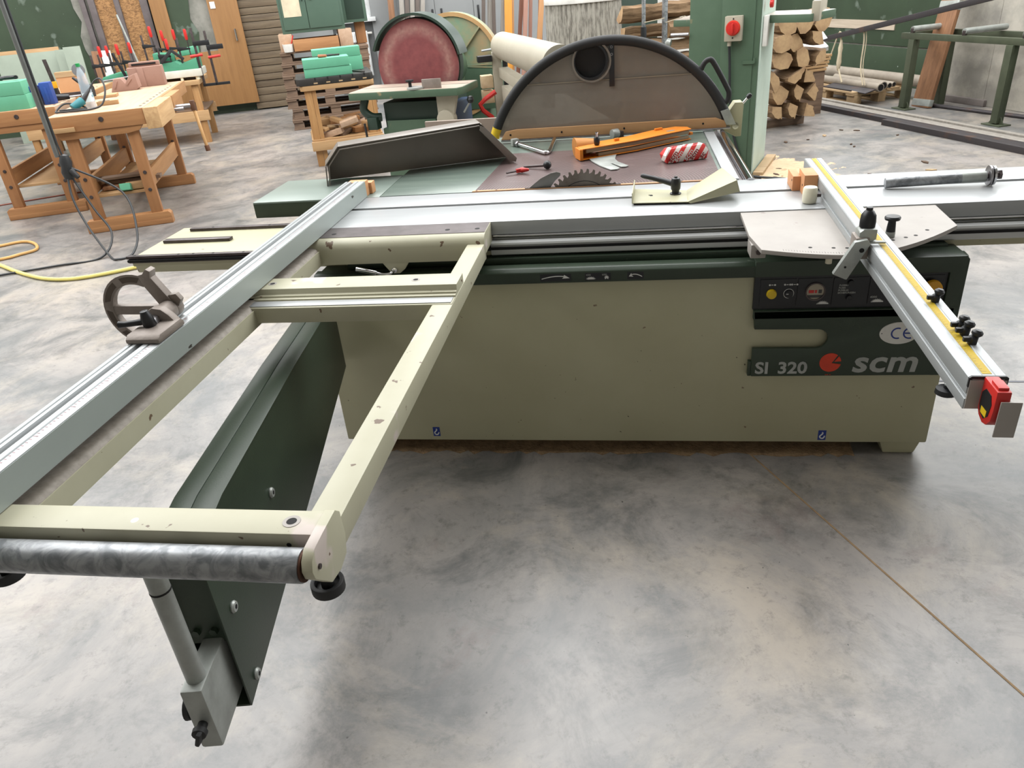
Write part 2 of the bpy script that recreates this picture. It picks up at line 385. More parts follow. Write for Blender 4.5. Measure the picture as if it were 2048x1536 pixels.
# right part of the end wall, with window and radiator
wb2 = struct(hbuild(MB().box((-.30,15.25,0),(.55,15.5,ROOF_Z)).box((1.28,15.25,0),(U1+.2,15.5,ROOF_Z)).box((.55,15.25,2.5),(1.28,15.5,ROOF_Z)), 'wall_end', 'wallgrey', smooth=False))
MB().box((.55,15.33,0),(1.28,15.48,1.26)).build('window_niche','walldark',wb2)
MB().box((-.32,14.55,0),(-.28,15.3,ROOF_Z)).build('wall_return','wallgrey',wb2)
win = struct(hbuild(MB().box((.55,15.30,1.26),(.61,15.42,2.5)).box((1.20,15.30,1.26),(1.28,15.42,2.5)).box((.61,15.30,2.42),(1.20,15.42,2.5)).box((.61,15.30,1.26),(1.20,15.42,1.34)), 'window_1', 'winframe', bev=.006))
MB().box((.61,15.38,1.34),(1.20,15.385,2.42)).build('pane','glass',win)
MB().box((.50,15.16,1.19),(1.34,15.33,1.26)).build('window_sill','winframe',win,bev=.006)
MB().box((.55,15.47,1.26),(1.28,15.475,2.5)).build('daylight_sky','sky',win)
rad = thing('radiator','white ribbed panel radiator under the small window','radiator',H(.80,15.20,.0),HALL)
MB().box((-.2,.02,.28),(.36,.08,1.04)).build('back_panel','winframe',rad,bev=.01)
for i in range(14): MB().box((-.19+i*.039,-.005,.30),(-.163+i*.039,.03,1.02)).build('rib','winframe',rad,bev=.004)
MB().cyl((.36,.05,1.0),(.44,.05,1.0),.02,n=10).build('valve','white',rad)
# ================================================================= the panel saw
YF = 2.371
saw = thing('panel_saw','large beige and dark green sliding panel saw with its control panel and scm lettering','panel saw',(0,2.9,0))
def B(name, mt, mb, parent=None, bev=.004, **k): return mb.build(name, mt, parent or saw, bev=bev, world=True, **k)
body = B('base_cabinet','beige', MB().box((-1.11,YF,.056),(1.033,3.45,.70)), bev=.008)
for x in (-1.0,.955):
    for y in (2.46,3.35): B('foot','beige', MB().prism([(-.055+x,.0),(.05+x,.0),(.07+x,.06),(-.075+x,.06)], y-.07, y+.07,'y'), bev=.008)
# front rail of the slide, dark green
B('front_rail','green', MB().prism([(2.352,.700),(2.352,.738),(2.366,.750),(2.40,.752),(2.42,.740),(2.60,.74),(2.60,.700)], -1.10, 1.035,'x'), bev=.003)
B('slide_ledge','green', MB().box((-1.0,2.44,.74),(1.0,2.80,.762)), bev=.002)
# end housing: top, right column, lower front plate with the grip slot
hs = B('end_housing','green', MB().prism([(.40,.700),(.985,.700),(.985,.338),(1.036,.338),(1.036,.742),(1.026,.754),(.40,.754)], 2.349, 2.47,'y'), bev=.006)
slot = [(.412,.340),(1.02,.340),(1.02,.583),(.405,.583),(.412,.517)]+[(x,z) for x,z in arc(.615,.4795,.0345,88,-88,12)]+[(.410,.447)]
fp = B('front_plate','green', MB().prism(slot, 2.348, 2.362,'y'), bev=.003)
MB().prism([(2.348,.583),(2.362,.588),(2.362,.556),(2.348,.556)], .405, 1.02,'x').build('folded_edge','green',fp,world=True)
B('plate_return','green', MB().box((.401,2.352,.34),(.412,2.371,.395)), bev=.002)
# control panel
cp = B('control_panel','panel', MB().box((.402,2.356,.585),(.985,2.372,.703)), bev=.003)
for x0,x1 in ((.421,.533),(.537,.642),(.646,.752),(.756,.870),(.874,.975)):
    MB().box((x0,2.353,.598),(x1,2.357,.692)).build('panel_module','panel',cp,bev=.0015,world=True)
def pp(name, mt, mb, bev=0): return mb.build(name, mt, cp, bev=bev, world=True)
pp('push_button','yellow', MB().lathe([(.0,-.001),(.0155,-.001),(.0165,.004),(.0145,.012),(.0,.0125)],(.457,2.353,.643),(0,-1,0)))
pp('selector_ring','printw', MB().ring((.511,2.3535,.642),(.511,2.352,.642),.0165,.0148))
pp('selector_switch','black', MB().lathe([(.0,0),(.0135,0),(.0125,.010),(.0,.0105)],(.511,2.353,.642),(0,-1,0)))
pp('selector_mark','printw', MB().cbox((.505,2.3422,.644),(.007,.0008,.0022)))
pp('gauge_bezel','darksteel', MB().ring((.592,2.353,.648),(.592,2.346,.648),.031,.027))
gs = pp('gauge_dial',mat('gauge_face',(176,166,146),.4), MB().cyl((.592,2.3531,.648),(.592,2.350,.648),.0272))
pp('gauge_mark','red', MB().box((.572,2.3492,.643),(.588,2.3501,.653)).box((.591,2.3492,.643),(.597,2.3501,.653)))
pp('gauge_window',mat('gauge_dark',(60,60,58),.4), MB().box((.602,2.3492,.642),(.612,2.3501,.654)).prism([(.567,.636),(.574,.627),(.61,.627),(.617,.636)],2.3492,2.3501,'y'))
for z in (.6755,.624): pp('fuse_holder','black', MB().lathe([(.0,0),(.0095,0),(.0085,.010),(.0,.0105)],(.697,2.353,z),(0,-1,0)))
for i, s in enumerate(('FUSIBILI','FUSES','FUSIBLES','SICHERUNGEN')):
    text('fuse_lettering', s, .0080, (.664-i*.0008,2.3524,.6635-i*.0086), 'print', cp, bold=.0001, sx=1.0)
def sawmark(x, z, s, name='saw_symbol'):
    p = [(x-s,z),(x+s,z),(x+s,z+.0015)]
    for i in range(9):
        a = R(12+i*19.5); b = R(12+(i+.5)*19.5)
        p.append((x+s*.95*math.cos(a)*1.0, z+.002+s*.55*math.sin(a)))
        p.append((x+s*.62*math.cos(b), z+.002+s*.30*math.sin(b)))
    p.append((x-s,z+.0015))
    MB().prism(p, 2.3518, 2.3530,'y').build(name,'printw',cp,world=True)
sawmark(.619,.603,.0185); sawmark(.785,.606,.0185)
text('speed_lettering','4000',.0105,(.762,2.3524,.620),'print',cp)
text('speed_lettering','6000',.0105,(.885,2.3524,.620),'print',cp)
for x in (.458,.505,.527):
    MB().prism(arc(x-.008,.673,.0032,0,360,8)[:-1],2.3518,2.353,'y').prism(arc(x+.008,.673,.0032,0,360,8)[:-1],2.3518,2.353,'y').box((x-.003,2.3518,.6718),(x+.003,2.353,.6742)).build('drive_symbol','printw',cp,world=True)
pp('stop_button','amber', MB().lathe([(.0,0),(.012,0),(.012,.012),(.028,.016),(.027,.028),(.018,.033),(.0,.034)],(.936,2.353,.655),(0,-1,0),26))
# lettering and plates on the front plate
text('model_lettering','SI',.061,(.424,2.3474,.352),'print',saw,bold=.0016,sx=1.06); text('model_lettering','320',.061,(.498,2.3474,.352),'print',saw,bold=.0016,sx=1.06)
text('maker_lettering','scm',.112,(.737,2.3474,.356),'print',saw,shear=.12,bold=.0026,sx=1.13,spacing=1.03)
lg = MB(); cx, cz, rr = .667,.3915,.0345
pts = [(cx+.004,cz-.002)]+[(cx+rr*math.cos(R(a)),cz+rr*math.sin(R(a))) for a in range(52,356,8)]
lg.prism(pts,2.3465,2.348,'y'); lg.prism([(cx+.012,cz+.003),(cx+rr*math.cos(R(8)),cz+rr*math.sin(R(8))),(cx+rr*math.cos(R(25)),cz+rr*math.sin(R(25))),(cx+rr*math.cos(R(42)),cz+rr*math.sin(R(42)))],2.3465,2.348,'y')
B('maker_emblem','orangered',lg,bev=0)
for dx in (-.010,-.004,.004): B('small_print','orangered', MB().box((.665+dx,2.3468,.3445),(.669+dx,2.3479,.3462)), bev=0)
ce = B('ce_badge','white', MB().prism([(.867+.060*math.cos(R(a)),.497+.039*math.sin(R(a))) for a in range(0,360,9)],2.3455,2.348,'y'),bev=0)
def cearc(cx, z, rr, wd, a0, a1): 
    o = arc(cx,z,rr,a0,a1,14); i = arc(cx,z,rr-wd,a1,a0,14); return o+i
MB().prism(cearc(.862,.497,.0205,.0046,68,292),2.3447,2.3457,'y').prism(cearc(.899,.497,.0205,.0046,68,292),2.3447,2.3457,'y').box((.884,2.3447,.4948),(.902,2.3457,.4992)).build('ce_mark','blue_print',ce,world=True)
[MB().cyl((x,2.3445,.497),(x,2.3457,.497),.0016,n=8).build('rivet','hole',ce,world=True) for x in (.814,.920)]
# stickers on the rail and the cabinet
def sticker(x0,x1,z0=.707,z1=.732): return B('sticker','panel', MB().box((x0,2.3512,z0),(x1,2.3523,z1)), bev=0)
def arrow(st, xa, xb, flip):
    p = []; n = 12; L0 = xb-xa
    for i in range(n+1):
        t = i/n; p.append((xa+L0*(.0+.80*t), .7105+.0125*math.sin(math.pi*(.10+.55*t))+.003))
    q = [(x, z-.0028) for x, z in reversed(p)]
    e = p[-1]
    head = [(e[0]+.0005,e[1]+.0045),(xb,e[1]-.0075),(e[0]-.006,e[1]-.0085)]
    poly = p+head+q
    if flip: poly = [(xa+xb-x,z) for x,z in reversed(poly)]
    MB().prism(poly,2.3504,2.3513,'y').build('arrow','printw',st,world=True)
s1 = sticker(-.296,-.192); arrow(s1,-.291,-.197,False)
s2 = sticker(-.146,-.060)
s3 = sticker(-.006,.047); arrow(s3,-.001,.042,True)
text('speed_lettering','4000',.0080,(-.142,2.3510,.7235),'print',s2); text('speed_lettering','6000',.0080,(-.089,2.3510,.7235),'print',s2)
def star(cx, z, s, n, half):
    p = []
    for i in range(2*n+1):
        a = R((180 if half else 300)*i/(2*n) - (0 if half else 60)); q = s if i%2 else s*.62
        p.append((cx+q*math.cos(a), z+q*math.sin(a)*(.62 if half else 1)))
    if not half: p.append((cx,z-.001))
    return p
MB().prism(star(-.126,.7105,.017,8,True),2.3504,2.3513,'y').build('saw_symbol','printw',s2,world=True); MB().prism(star(-.074,.7155,.0082,8,False),2.3504,2.3513,'y').build('cutter_symbol','printw',s2,world=True)
for hx, hz in ((-.7415,.096),(.679,.087)):
    st = B('hook_sticker','blue_print', MB().box((hx-.0135,2.3698,hz-.020),(hx+.0135,2.3711,hz+.020)), bev=0)
    pth = [(hx-.001,0,hz+.013),(hx+.002,0,hz+.010),(hx+.0005,0,hz+.0055),(hx-.004,0,hz+.0005),(hx-.0075,0,hz-.005),(hx-.004,0,hz-.0115),(hx+.003,0,hz-.0125),(hx+.0075,0,hz-.008),(hx+.0085,0,hz-.002)]
    MB().tube([(p[0],2.3694,p[2]) for p in smoothpath(pth,3)],.0024,6).build('hook_symbol','printw',st,world=True)
# sawdust drifted along the foot of the cabinet
M['sawdust'] = mat('sawdust', (150,124,94), .95, 0, (112,90,66), scale=24, bump=.5, bscale=90)
sd = MB(); rnd = random.Random(5)
n = 60; rows = 4; vsx = []
for i in range(n+1):
    x = -.95+1.75*i/n; wdt = -.01+.03*rnd.random()
    for j in range(rows+1):
        t = j/rows; vsx.append((x, 2.375+.09-(.09+wdt)*t, max(.0005,(.012+.010*rnd.random())*(1-t)**1.2)))
fsx = [(i*(rows+1)+j,(i+1)*(rows+1)+j,(i+1)*(rows+1)+j+1,i*(rows+1)+j+1) for i in range(n) for j in range(rows)]
tag(sd.add(vsx,fsx).build('sawdust','sawdust'),'brown sawdust drifted along the foot of the beige saw cabinet','sawdust',kind='stuff')
# beam under the sliding table, running out to the left
bm_ = B('slide_beam','beige', MB().prism([(2.470,.768),(2.482,.766),(2.488,.738),(2.515,.730),(2.83,.730),(2.86,.776),(2.86,.800),(2.470,.800)], -1.862, 2.05,'x'), bev=.004)
MB().box((-1.872,2.458,.800),(2.05,2.478,.812)).box((-1.868,2.460,.784),(2.05,2.470,.790)).build('guide_strip','darksteel',bm_,bev=.002,world=True)
MB().box((-1.866,2.452,.7895),(2.05,2.468,.7985)).build('guide_groove','hole',bm_,world=True)
MB().box((-1.80,2.80,.800),(2.05,2.822,.812)).build('guide_strip','darksteel',bm_,bev=.002,world=True)
MB().box((-1.83,2.645,.800),(-1.545,2.675,.812)).build('stop_bar','darksteel',bm_,bev=.002,world=True)
for x in (-1.84,-1.66,-1.60,-1.52,-1.40): MB().cyl((x,2.468,.8118),(x,2.468,.8126),.005,n=10).build('screw_hole','hole',bm_,world=True)
for x in (-1.7,-1.45,-1.3): MB().cyl((x,2.811,.8118),(x,2.811,.8126),.005,n=10).build('screw_hole','hole',bm_,world=True)
# cast tables
B('cast_table','tabletop', MB().box((-1.0,2.918,.80),(.365,4.06,.880)), bev=.004)
B('table_extension','tabletop_l', MB().box((-1.556,2.914,.8115),(-1.002,3.292,.8795)), bev=.006)
B('extension_front','green', MB().box((-1.552,2.911,.8135),(-1.004,2.9145,.8735)), bev=.002)
ins = B('table_insert','insert', MB().prism([(-.607,2.934),(.352,2.934),(.352,3.62),(-.562,3.62)],.8795,.8806), bev=0)
ins.data.transform(Matrix.Translation((.18,-.02,0))); ins.location = (-.18,.02,0)
B('wooden_lip','lip', MB().prism([(-.618,2.917),(.352,2.917),(.352,2.931),(-.612,2.935)],.872,.8815), bev=.001)
for x in (-.60,-.52,-.12,.02,.2): B('screw_hole','hole', MB().cyl((x,2.925,.8812),(x,2.925,.8819),.0045,n=8), bev=0)
B('table_web','green', MB().box((-.98,2.95,.70),(.35,4.0,.80)), bev=.004)
B('rip_rail','alu_y', MB().box((.366,2.916,.862),(.412,4.05,.884)), bev=.003)
B('rip_rail_rod','chrome', MB().cyl((.452,2.90,.870),(.452,4.03,.870),.0185,n=20), bev=0)
B('rip_rail_base','darksteel', MB().box((.40,2.96,.835),(.445,4.0,.862)), bev=.002)
# blade and riving knife
bx, by, bz, br = -.172, 2.9245, .790, .1575
pts = []; T = 40
for i in range(T):
    a0 = 2*math.pi*i/T
    for da, q in ((0,.885),(.42,.925),(.55,1.0),(.86,.985)):
        a = -(a0+da*2*math.pi/T); pts.append((bx+br*q*math.cos(a), bz+br*q*math.sin(a)))
bl = B('saw_blade',mat('blade_steel',(118,110,102),.36,.85,(92,82,74),scale=12), MB().prism(pts[::-1],by-.0015,by+.0015,'y'), bev=0, smooth=False)
MB().ring((bx,by-.0019,bz),(bx,by-.0014,bz),.112,.1095,40).build('blade_expansion_mark','hole',bl,world=True)
kn = [(-.402,.862),(-.385,.885),(-.34,.918),(-.30,.936),(-.276,.9405),(-.262,.936),(-.262,.926),(-.285,.905),(-.312,.870),(-.315,.862)]
B('riving_knife',mat('knife_steel',(126,124,120),.36,.8,(110,108,104),scale=9), MB().prism(kn,by-.001,by+.002,'y'), bev=.0005)
B('blade_slot','hole', MB().box((-.405,2.9185,.8805),(-.03,2.931,.8822)), bev=0)

# ================================================================= sliding table
sld = thing('sliding_table','long silver aluminium sliding table with a narrow slot along its top','sliding table',(.4,2.7,.812))
prof = [(2.496,.812),(2.898,.812),(2.905,.82),(2.905,.880),(2.741,.880),(2.741,.868),(2.714,.868),(2.714,.880),(2.488,.880),(2.488,.834),(2.512,.834),(2.512,.818),(2.496,.818)]
B('table_top','alu', MB().prism(prof,-1.10,2.2,'x'), sld, bev=.0012)
B('slot_floor','darksteel', MB().box((-1.09,2.7145,.8675),(2.19,2.7405,.8688)), sld, bev=0)
B('guide_rod','chrome', MB().cyl((-1.09,2.500,.826),(2.19,2.500,.826),.0072,n=14), sld, bev=0)
low = [(2.488,.764),(2.82,.764),(2.82,.8118),(2.497,.8118),(2.486,.807),(2.486,.796),(2.490,.793),(2.490,.788),(2.486,.785)]
lowp = [(2.478,.769),(2.4695,.772),(2.4695,.800),(2.478,.804)]
B('lower_rail',mat('satin_aluminium',(196,197,196),.4,.2,(186,187,186),scale=2,stretch=(.3,9,9)), MB().prism([(2.4545,.772),(2.470,.764),(2.480,.764),(2.480,.816),(2.457,.813),(2.4545,.806),(2.458,.799),(2.4545,.793)],-.474,2.19,'x'), sld, bev=.0008)
B('end_cap','black', MB().box((2.2,2.49,.816),(2.21,2.90,.878)), sld, bev=.002)
# half-round plate carrying the mitre fence
mp_ = [(.362,2.487),(.356,2.245)]
n = 18
for i in range(n+1):
    t = i/n; x = .372+(.944-.372)*t
    mp_.append((x, 2.042+.75*abs(x-.60)**1.62 if x < .60 else 2.042+1.28*(x-.60)**1.62))
mp_ += [(.957,2.487)]
pl_ = B('half_round_plate','plate', MB().prism(mp_,.864,.8765), sld, bev=.0015)
for x,y in ((.505,2.115),(.565,2.105),(.60,2.10),(.735,2.155),(.775,2.175),(.806,2.19),(.851,2.235)):
    MB().cyl((x,y,.8762),(x,y,.8770),.0055,n=10).build('index_hole','hole',pl_,world=True)
for i in range(26):
    x = .43+i*.007; y = 2.042+.75*abs(x-.60)**1.62+.012
    MB().cbox((x,y+.006,.8767),(.0010,.012 if i%5==0 else .007,.0004)).build('scale_mark','darksteel',pl_,world=True)
B('plate_bracket','plate', MB().box((.356,2.19,.822),(.40,2.26,.864)), sld, bev=.004)
B('bracket_bolt','darksteel', MB().cyl((.378,2.19,.842),(.378,2.184,.842),.008,n=6), sld, bev=0)
B('plate_stop','cream', MB().cyl((.555,2.10,.864),(.555,2.10,.834),.009,n=14), sld, bev=0)

# ================================================================= outrigger frame
out = thing('outrigger_frame','beige welded outrigger frame with a grey steel roller at its near end','support frame',(-.78,1.6,.8))
rp = B('rear_plate','beige_worn', MB().prism([(2.335,.795),(2.352,.795),(2.352,.812),(2.486,.812),(2.486,.8800),(2.375,.8800),(2.352,.874),(2.340,.862),(2.335,.848)],-1.13,-.472,'x'), out, bev=.002)
B('plate_top_strip','darksteel', MB().box((-1.12,2.372,.8797),(-.474,2.486,.8806)), out, bev=0)
for x in (-1.015,-.609,-.506): MB().cyl((x,2.412,.8802),(x,2.412,.8811),.0085,n=14).build('screw_hole','hole',rp,world=True)
B('plate_lug','beige_worn', MB().prism([(-.835,.80),(-.735,.80),(-.755,.772),(-.775,.757),(-.805,.757),(-.815,.772)],2.336,2.352,'y'), out, bev=.004)
B('side_rail','beige_worn', MB().box((-.530,.895,.795),(-.472,2.345,.850)), out, bev=.004)
B('side_rail',mat('dusty_worn_tube',(150,142,132),.6,0,(124,116,106),scale=60), MB().prism([(-1.118,.798),(-1.050,.798),(-1.050,.842),(-1.058,.852),(-1.072,.857),(-1.096,.857),(-1.110,.852),(-1.118,.842)],.895,2.345,'y'), out, bev=0)
B('rail_side_plate','beige_worn', MB().box((-1.0505,.897,.796),(-1.0475,2.343,.845)), out, bev=0)
fb = B('front_bar','beige_worn', MB().box((-1.30,.838,.832),(-.486,.897,.8798)), out, bev=.003)
MB().ring((-.530,.868,.8795),(-.530,.868,.8806),.0145,.0085,24).build('bushing','plate',fb,world=True)
MB().cyl((-.530,.868,.8800),(-.530,.868,.8804),.0088,n=18).build('bushing_hole','hole',fb,world=True)
MB().lathe([(.0,0),(.0065,0),(.004,.0004),(.0,.0005)],(-.800,.862,.8798),(0,0,1),12).build('bare_metal_spot','white',fb,world=True)
MB().cyl((-.527,.8385,.858),(-.527,.8375,.858),.0042,n=10).build('screw_hole','hole',fb,world=True)
ep = [(.912,.868),(.897,.8816),(.842,.8816),(.806,.8800),(.790,.868),(.784,.853),(.788,.836),(.834,.787),(.872,.780),(.903,.788),(.914,.82)]
epl = B('end_plate','beige_worn', MB().prism(ep,-.486,-.468,'x'), out, bev=.002)
MB().cyl((-.468,.806,.846),(-.465,.806,.846),.0045,n=8).build('axle_bolt','darksteel',epl,world=True)
ro = B('roller','galv', MB().cyl((-1.36,.806,.846),(-.492,.806,.846),.0272,n=40), out, bev=.002)
MB().ring((-.4925,.806,.846),(-.4885,.806,.846),.0250,.010,26).build('roller_bearing',mat('rusty_bearing',(96,62,44),.7,.3,(54,34,26),scale=20),ro,world=True)
# middle cross beam with its aluminium strip
cbm = B('cross_beam','beige_worn', MB().prism([(1.822,.806),(1.990,.806),(1.990,.878),(1.902,.878),(1.898,.862),(1.886,.862),(1.886,.857),(1.872,.857),(1.872,.852),(1.824,.852),(1.822,.850)],-1.13,-.474,'x'), out, bev=.0015)
MB().box((-1.13,1.829,.852),(-.478,1.866,.8545)).build('aluminium_strip','alu',cbm,bev=.0005,world=True)
for x in (-1.038,-.602):
    MB().ring((x,1.945,.8779),(x,1.945,.8786),.0125,.0075,20).build('bushing','plate',cbm,world=True)
    MB().cyl((x,1.945,.8779),(x,1.945,.8783),.0078,n=16).build('bushing_hole','hole',cbm,world=True)
for kx in (-.497,-1.10):
    kb = B('levelling_knob','blackrub', MB().ring((kx,.868,.738),(kx,.868,.757),.028,.0205,30).cyl((kx,.868,.742),(kx,.868,.748),.022,n=24).cyl((kx,.868,.742),(kx,.868,.790),.011,n=14), out, bev=.002)
    MB().cyl((kx,.868,.795),(kx,.868,.835),.006,n=10).build('threaded_stud','zinc',kb,world=True)
lv = B('clamp_lever','chrome', MB().cyl((-.918,2.312,.786),(-.846,2.306,.772),.0085,.0080,n=18), out, bev=.001)
MB().tube(smoothpath([(-.848,2.306,.7725),(-.832,2.305,.768),(-.812,2.306,.766),(-.798,2.312,.768),(-.792,2.330,.771)],4),.0052,10).build('lever_neck','chrome',lv,world=True)
MB().lathe([(.0,0),(.008,0),(.010,.005),(.009,.009),(.0,.012)],(-.790,2.336,.772),(0,-1,0),14).build('lever_nut','chrome',lv,world=True)
for x in (-.985,-.545): B('plate_stud','zinc', MB().cyl((x,2.40,.812),(x,2.40,.775),.005,n=10), out, bev=0)

# ================================================================= swing arm that carries the outrigger
arm = thing('swing_arm','dark green telescopic swing arm with galvanised post under the outrigger','support arm',(-.9,1.6,.3))
def armpt(t, off, z):        # t along the arm from near end to cabinet, off to the left
    a = Vector((-.812,.985,0)); b = Vector((-1.04,2.34,0)); d_ = (b-a).normalized(); n_ = Vector((-d_.y,d_.x,0))
    p = a+(b-a)*t+n_*off; return Vector((p.x,p.y,z))
ar = MB()
def slab(mb, o0, o1, zs):    # vertical plate between offsets, zs = [(t,zlow,zhigh)...]
    vs = []
    for (t,z0,z1) in zs:
        vs += [armpt(t,o0,z0),armpt(t,o1,z0),armpt(t,o1,z1),armpt(t,o0,z1)]
    fs = [(3,2,1,0),tuple(range(len(vs)-4,len(vs)))]
    for k in range(len(zs)-1):
        for j in range(4): fs.append((k*4+j,k*4+(j+1)%4,k*4+4+(j+1)%4,k*4+4+j))
    mb.add(vs,fs)
zsd = [(0,.272,.70),(.12,.288,.715),(.6,.345,.69),(1,.40,.655)]
slab(ar,0,.004,zsd); B('arm_side','green',ar,arm,bev=.001)
ar = MB(); slab(ar,.094,.098,zsd); B('arm_side','green',ar,arm,bev=.001)
ar = MB(); slab(ar,-.001,.0515,[(t,zh-.004,zh+.0015) for t,zl,zh in zsd]); B('arm_top','green',ar,arm,bev=.001)
ar = MB(); slab(ar,.0515,.099,[(t,zh-.003,zh+.0035) for t,zl,zh in zsd]); B('arm_top','green',ar,arm,bev=.001)
ar = MB(); slab(ar,.004,.094,[(.0,.272,.277),(.12,.288,.293),(.6,.345,.35),(1,.40,.405)]); B('arm_floor','green',ar,arm,bev=0)
ar = MB(); slab(ar,.004,.094,[(.012,.452,.70),(.018,.452,.70)]); ea = B('arm_end_plate','green',ar,arm,bev=0)
for off in (.03,.066):
    p = armpt(.010,off,.485); MB().cyl(p+Vector((0,.003,0)),p+Vector((.0,-.006,0)),.009,n=6).build('hex_bolt','green',ea,world=True)
for t,z in ((.042,.304),(.042,.505),(.293,.543)):
    p = armpt(t,0,z); q = armpt(t,-.007,z); r2 = armpt(t,-.0074,z)
    bt = B('socket_bolt','zinc', MB().lathe([(.0,0),(.0125,0),(.0135,.003),(.011,.0075),(.0,.008)],p,q-p,16), arm, bev=0)
    MB().cyl(q+(q-p)*.12,q+(q-p)*.2,.0055,n=6).build('bolt_socket','hole',bt,world=True)
bxm = MB(); slab(bxm,.018,.062,[(-.085,.300,.463),(.35,.315,.463)]); ti = B('inner_beam','zinc',bxm,arm,bev=.006)
pc = armpt(-.060,.040,0)
po = B('post','zinc', MB().cyl((pc.x,pc.y,.452),(pc.x,pc.y,.815),.0185,n=24), arm, bev=.001)
MB().ring((pc.x,pc.y,.690),(pc.x,pc.y,.694),.0192,.0180,24).build('post_groove','hole',po,world=True)
p = armpt(-.085,.040,.372); fw = (armpt(-.2,.040,.372)-p).normalized()
scw = B('clamp_screw','blackrub', MB().lathe([(.0,-.01),(.009,-.01),(.010,.012),(.015,.016),(.014,.026),(.0,.030)],p,fw,14), arm, bev=0)
MB().cbox((0,0,0),(.010,.020,.036),m=Matrix.Translation(p+fw*.026+Vector((0,0,-.006))) @ Matrix.Rotation(.35,4,'Y')).build('wing','blackrub',scw,bev=.004,world=True)
q = armpt(-.055,.062,.375); lw = (armpt(-.055,.2,.375)-q).normalized()
B('clamp_knob','blackrub', MB().lathe([(.0,0),(.008,0),(.010,.008),(.026,.012),(.027,.022),(.0,.026)],q,lw,18), arm, bev=0)

# ================================================================= left fence (aluminium profile)
fl = thing('crosscut_fence','long silver aluminium fence lying across the outrigger with tee slots on top','fence',(-1.09,1.8,.88))
fx0, fx1, fz = -1.134,-1.055,.8802
pf = [(fx1,fz),(fx1,fz+.063),(fx1-.022,fz+.064),(fx1-.023,fz+.0615),(fx1-.026,fz+.0615),(fx1-.027,fz+.0645),(fx1-.040,fz+.0645),(fx1-.043,fz+.040),(fx1-.053,fz+.040),(fx1-.056,fz+.0645),(fx1-.065,fz+.0645),(fx1-.066,fz+.061),(fx1-.069,fz+.061),(fx1-.070,fz+.0645),(fx0,fz+.0645),(fx0,fz)]
ff = B('fence_profile','alu_y', MB().prism(pf,.60,2.918,'y'), fl, bev=.0006)
B('fence_face','alu_side', MB().box((fx1-.0002,.60,fz+.002),(fx1+.0016,2.917,fz+.061)), fl, bev=0)
B('slot_floor','darksteel', MB().box((fx1-.053,.60,fz+.0402),(fx1-.043,2.916,fz+.0412)), fl, bev=0)
M['redmark'] = mat('red_scale_print',(196,120,130),.5)
for i in range(150):
    y = .86+i*.0130
    pass
sc_ = MB()
for i in range(190):
    y = .80+i*.0106; L0 = .010 if i%10 == 0 else .005
    sc_.box((fx1-.021,y,fz+.0639),(fx1-.021+L0,y+.0010,fz+.0642))
B('scale_print','redmark',sc_,fl,bev=0)
B('end_block','block_y', MB().box((fx0+.004,2.919,fz),(fx1-.002,2.965,fz+.060)), fl, bev=.002)
B('end_block','block_y', MB().box((fx1-.030,2.966,fz),(fx1+.010,3.012,fz+.046)), fl, bev=.003)
# swivelling stop with quadrant
qs = thing('quadrant_stop','grey cast quadrant stop with black clamping lever on the left fence','fence stop',(-1.09,1.46,.945))
foot_ = [(1.398,-.001),(1.398,.010),(1.410,.018),(1.500,.018),(1.510,.010),(1.510,-.001)]
B('shoe','castgrey', MB().prism([(a,b+.946) for a,b in foot_],-1.137,-1.053,'x'), qs, bev=.004)
B('lug','castgrey', MB().prism([(-1.130,.955),(-1.056,.955),(-1.074,.978),(-1.090,.992),(-1.112,.996),(-1.132,.985)],1.487,1.510,'y'), qs, bev=.004)
hx_, hz_ = -1.108, .968
B('hub','castgrey', MB().cyl((hx_,1.492,hz_),(hx_,1.548,hz_),.0235,n=26), qs, bev=.002)
B('hub_cap','castgrey', MB().cyl((hx_,1.549,hz_),(hx_,1.576,hz_),.0235,n=26), qs, bev=.005)
def qpt(dx, dz): return (hx_+dx, hz_+dz)
qcx, qcz = -.084, -.003
outer = [qpt(qcx+.094*math.cos(R(a)), qcz+.094*math.sin(R(a))) for a in range(62,262,10)]
inner = [qpt(qcx+.068*math.cos(R(a)), qcz+.068*math.sin(R(a))) for a in range(252,61,-10)]
rim_ = B('quadrant_rim','castgrey', MB().prism(outer+inner,1.550,1.570,'y'), qs, bev=.002)
B('spoke','castgrey', MB().prism([qpt(-.058,.088),qpt(-.030,.094),qpt(-.024,.080),qpt(.016,.012),qpt(-.012,-.012),qpt(-.050,.060)],1.548,1.571,'y'), qs, bev=.003)
B('spoke','castgrey', MB().prism([qpt(-.160,-.013),qpt(-.160,.010),qpt(-.01,.008),qpt(-.01,-.016)],1.551,1.569,'y'), qs, bev=.003)
B('rim_lug','castgrey', MB().prism([qpt(-.044,.090),qpt(-.030,.104),qpt(-.020,.098),qpt(-.026,.078)],1.545,1.572,'y'), qs, bev=.002)
B('arm_boss','castgrey', MB().prism([qpt(-.02,.02),qpt(.0,.034),qpt(.024,.038),qpt(.034,.022),qpt(.02,.0)],1.552,1.568,'y'), qs, bev=.003)
for (a,b) in ((72,112),(122,165),(178,212),(220,248)):
    po_ = [qpt(qcx+.088*math.cos(R(t)), qcz+.088*math.sin(R(t))) for t in range(a,b,6)]; pi_ = [qpt(qcx+.074*math.cos(R(t)), qcz+.074*math.sin(R(t))) for t in range(b-6,a-1,-6)]
    MB().prism(po_+pi_,1.5494,1.5502,'y').build('rim_pocket',mat('cast_pocket',(96,84,74),.6,.3),rim_,world=True)
B('nut','steel', MB().cyl((hx_,1.470,hz_),(hx_,1.492,hz_),.0125,n=6), qs, bev=.001)
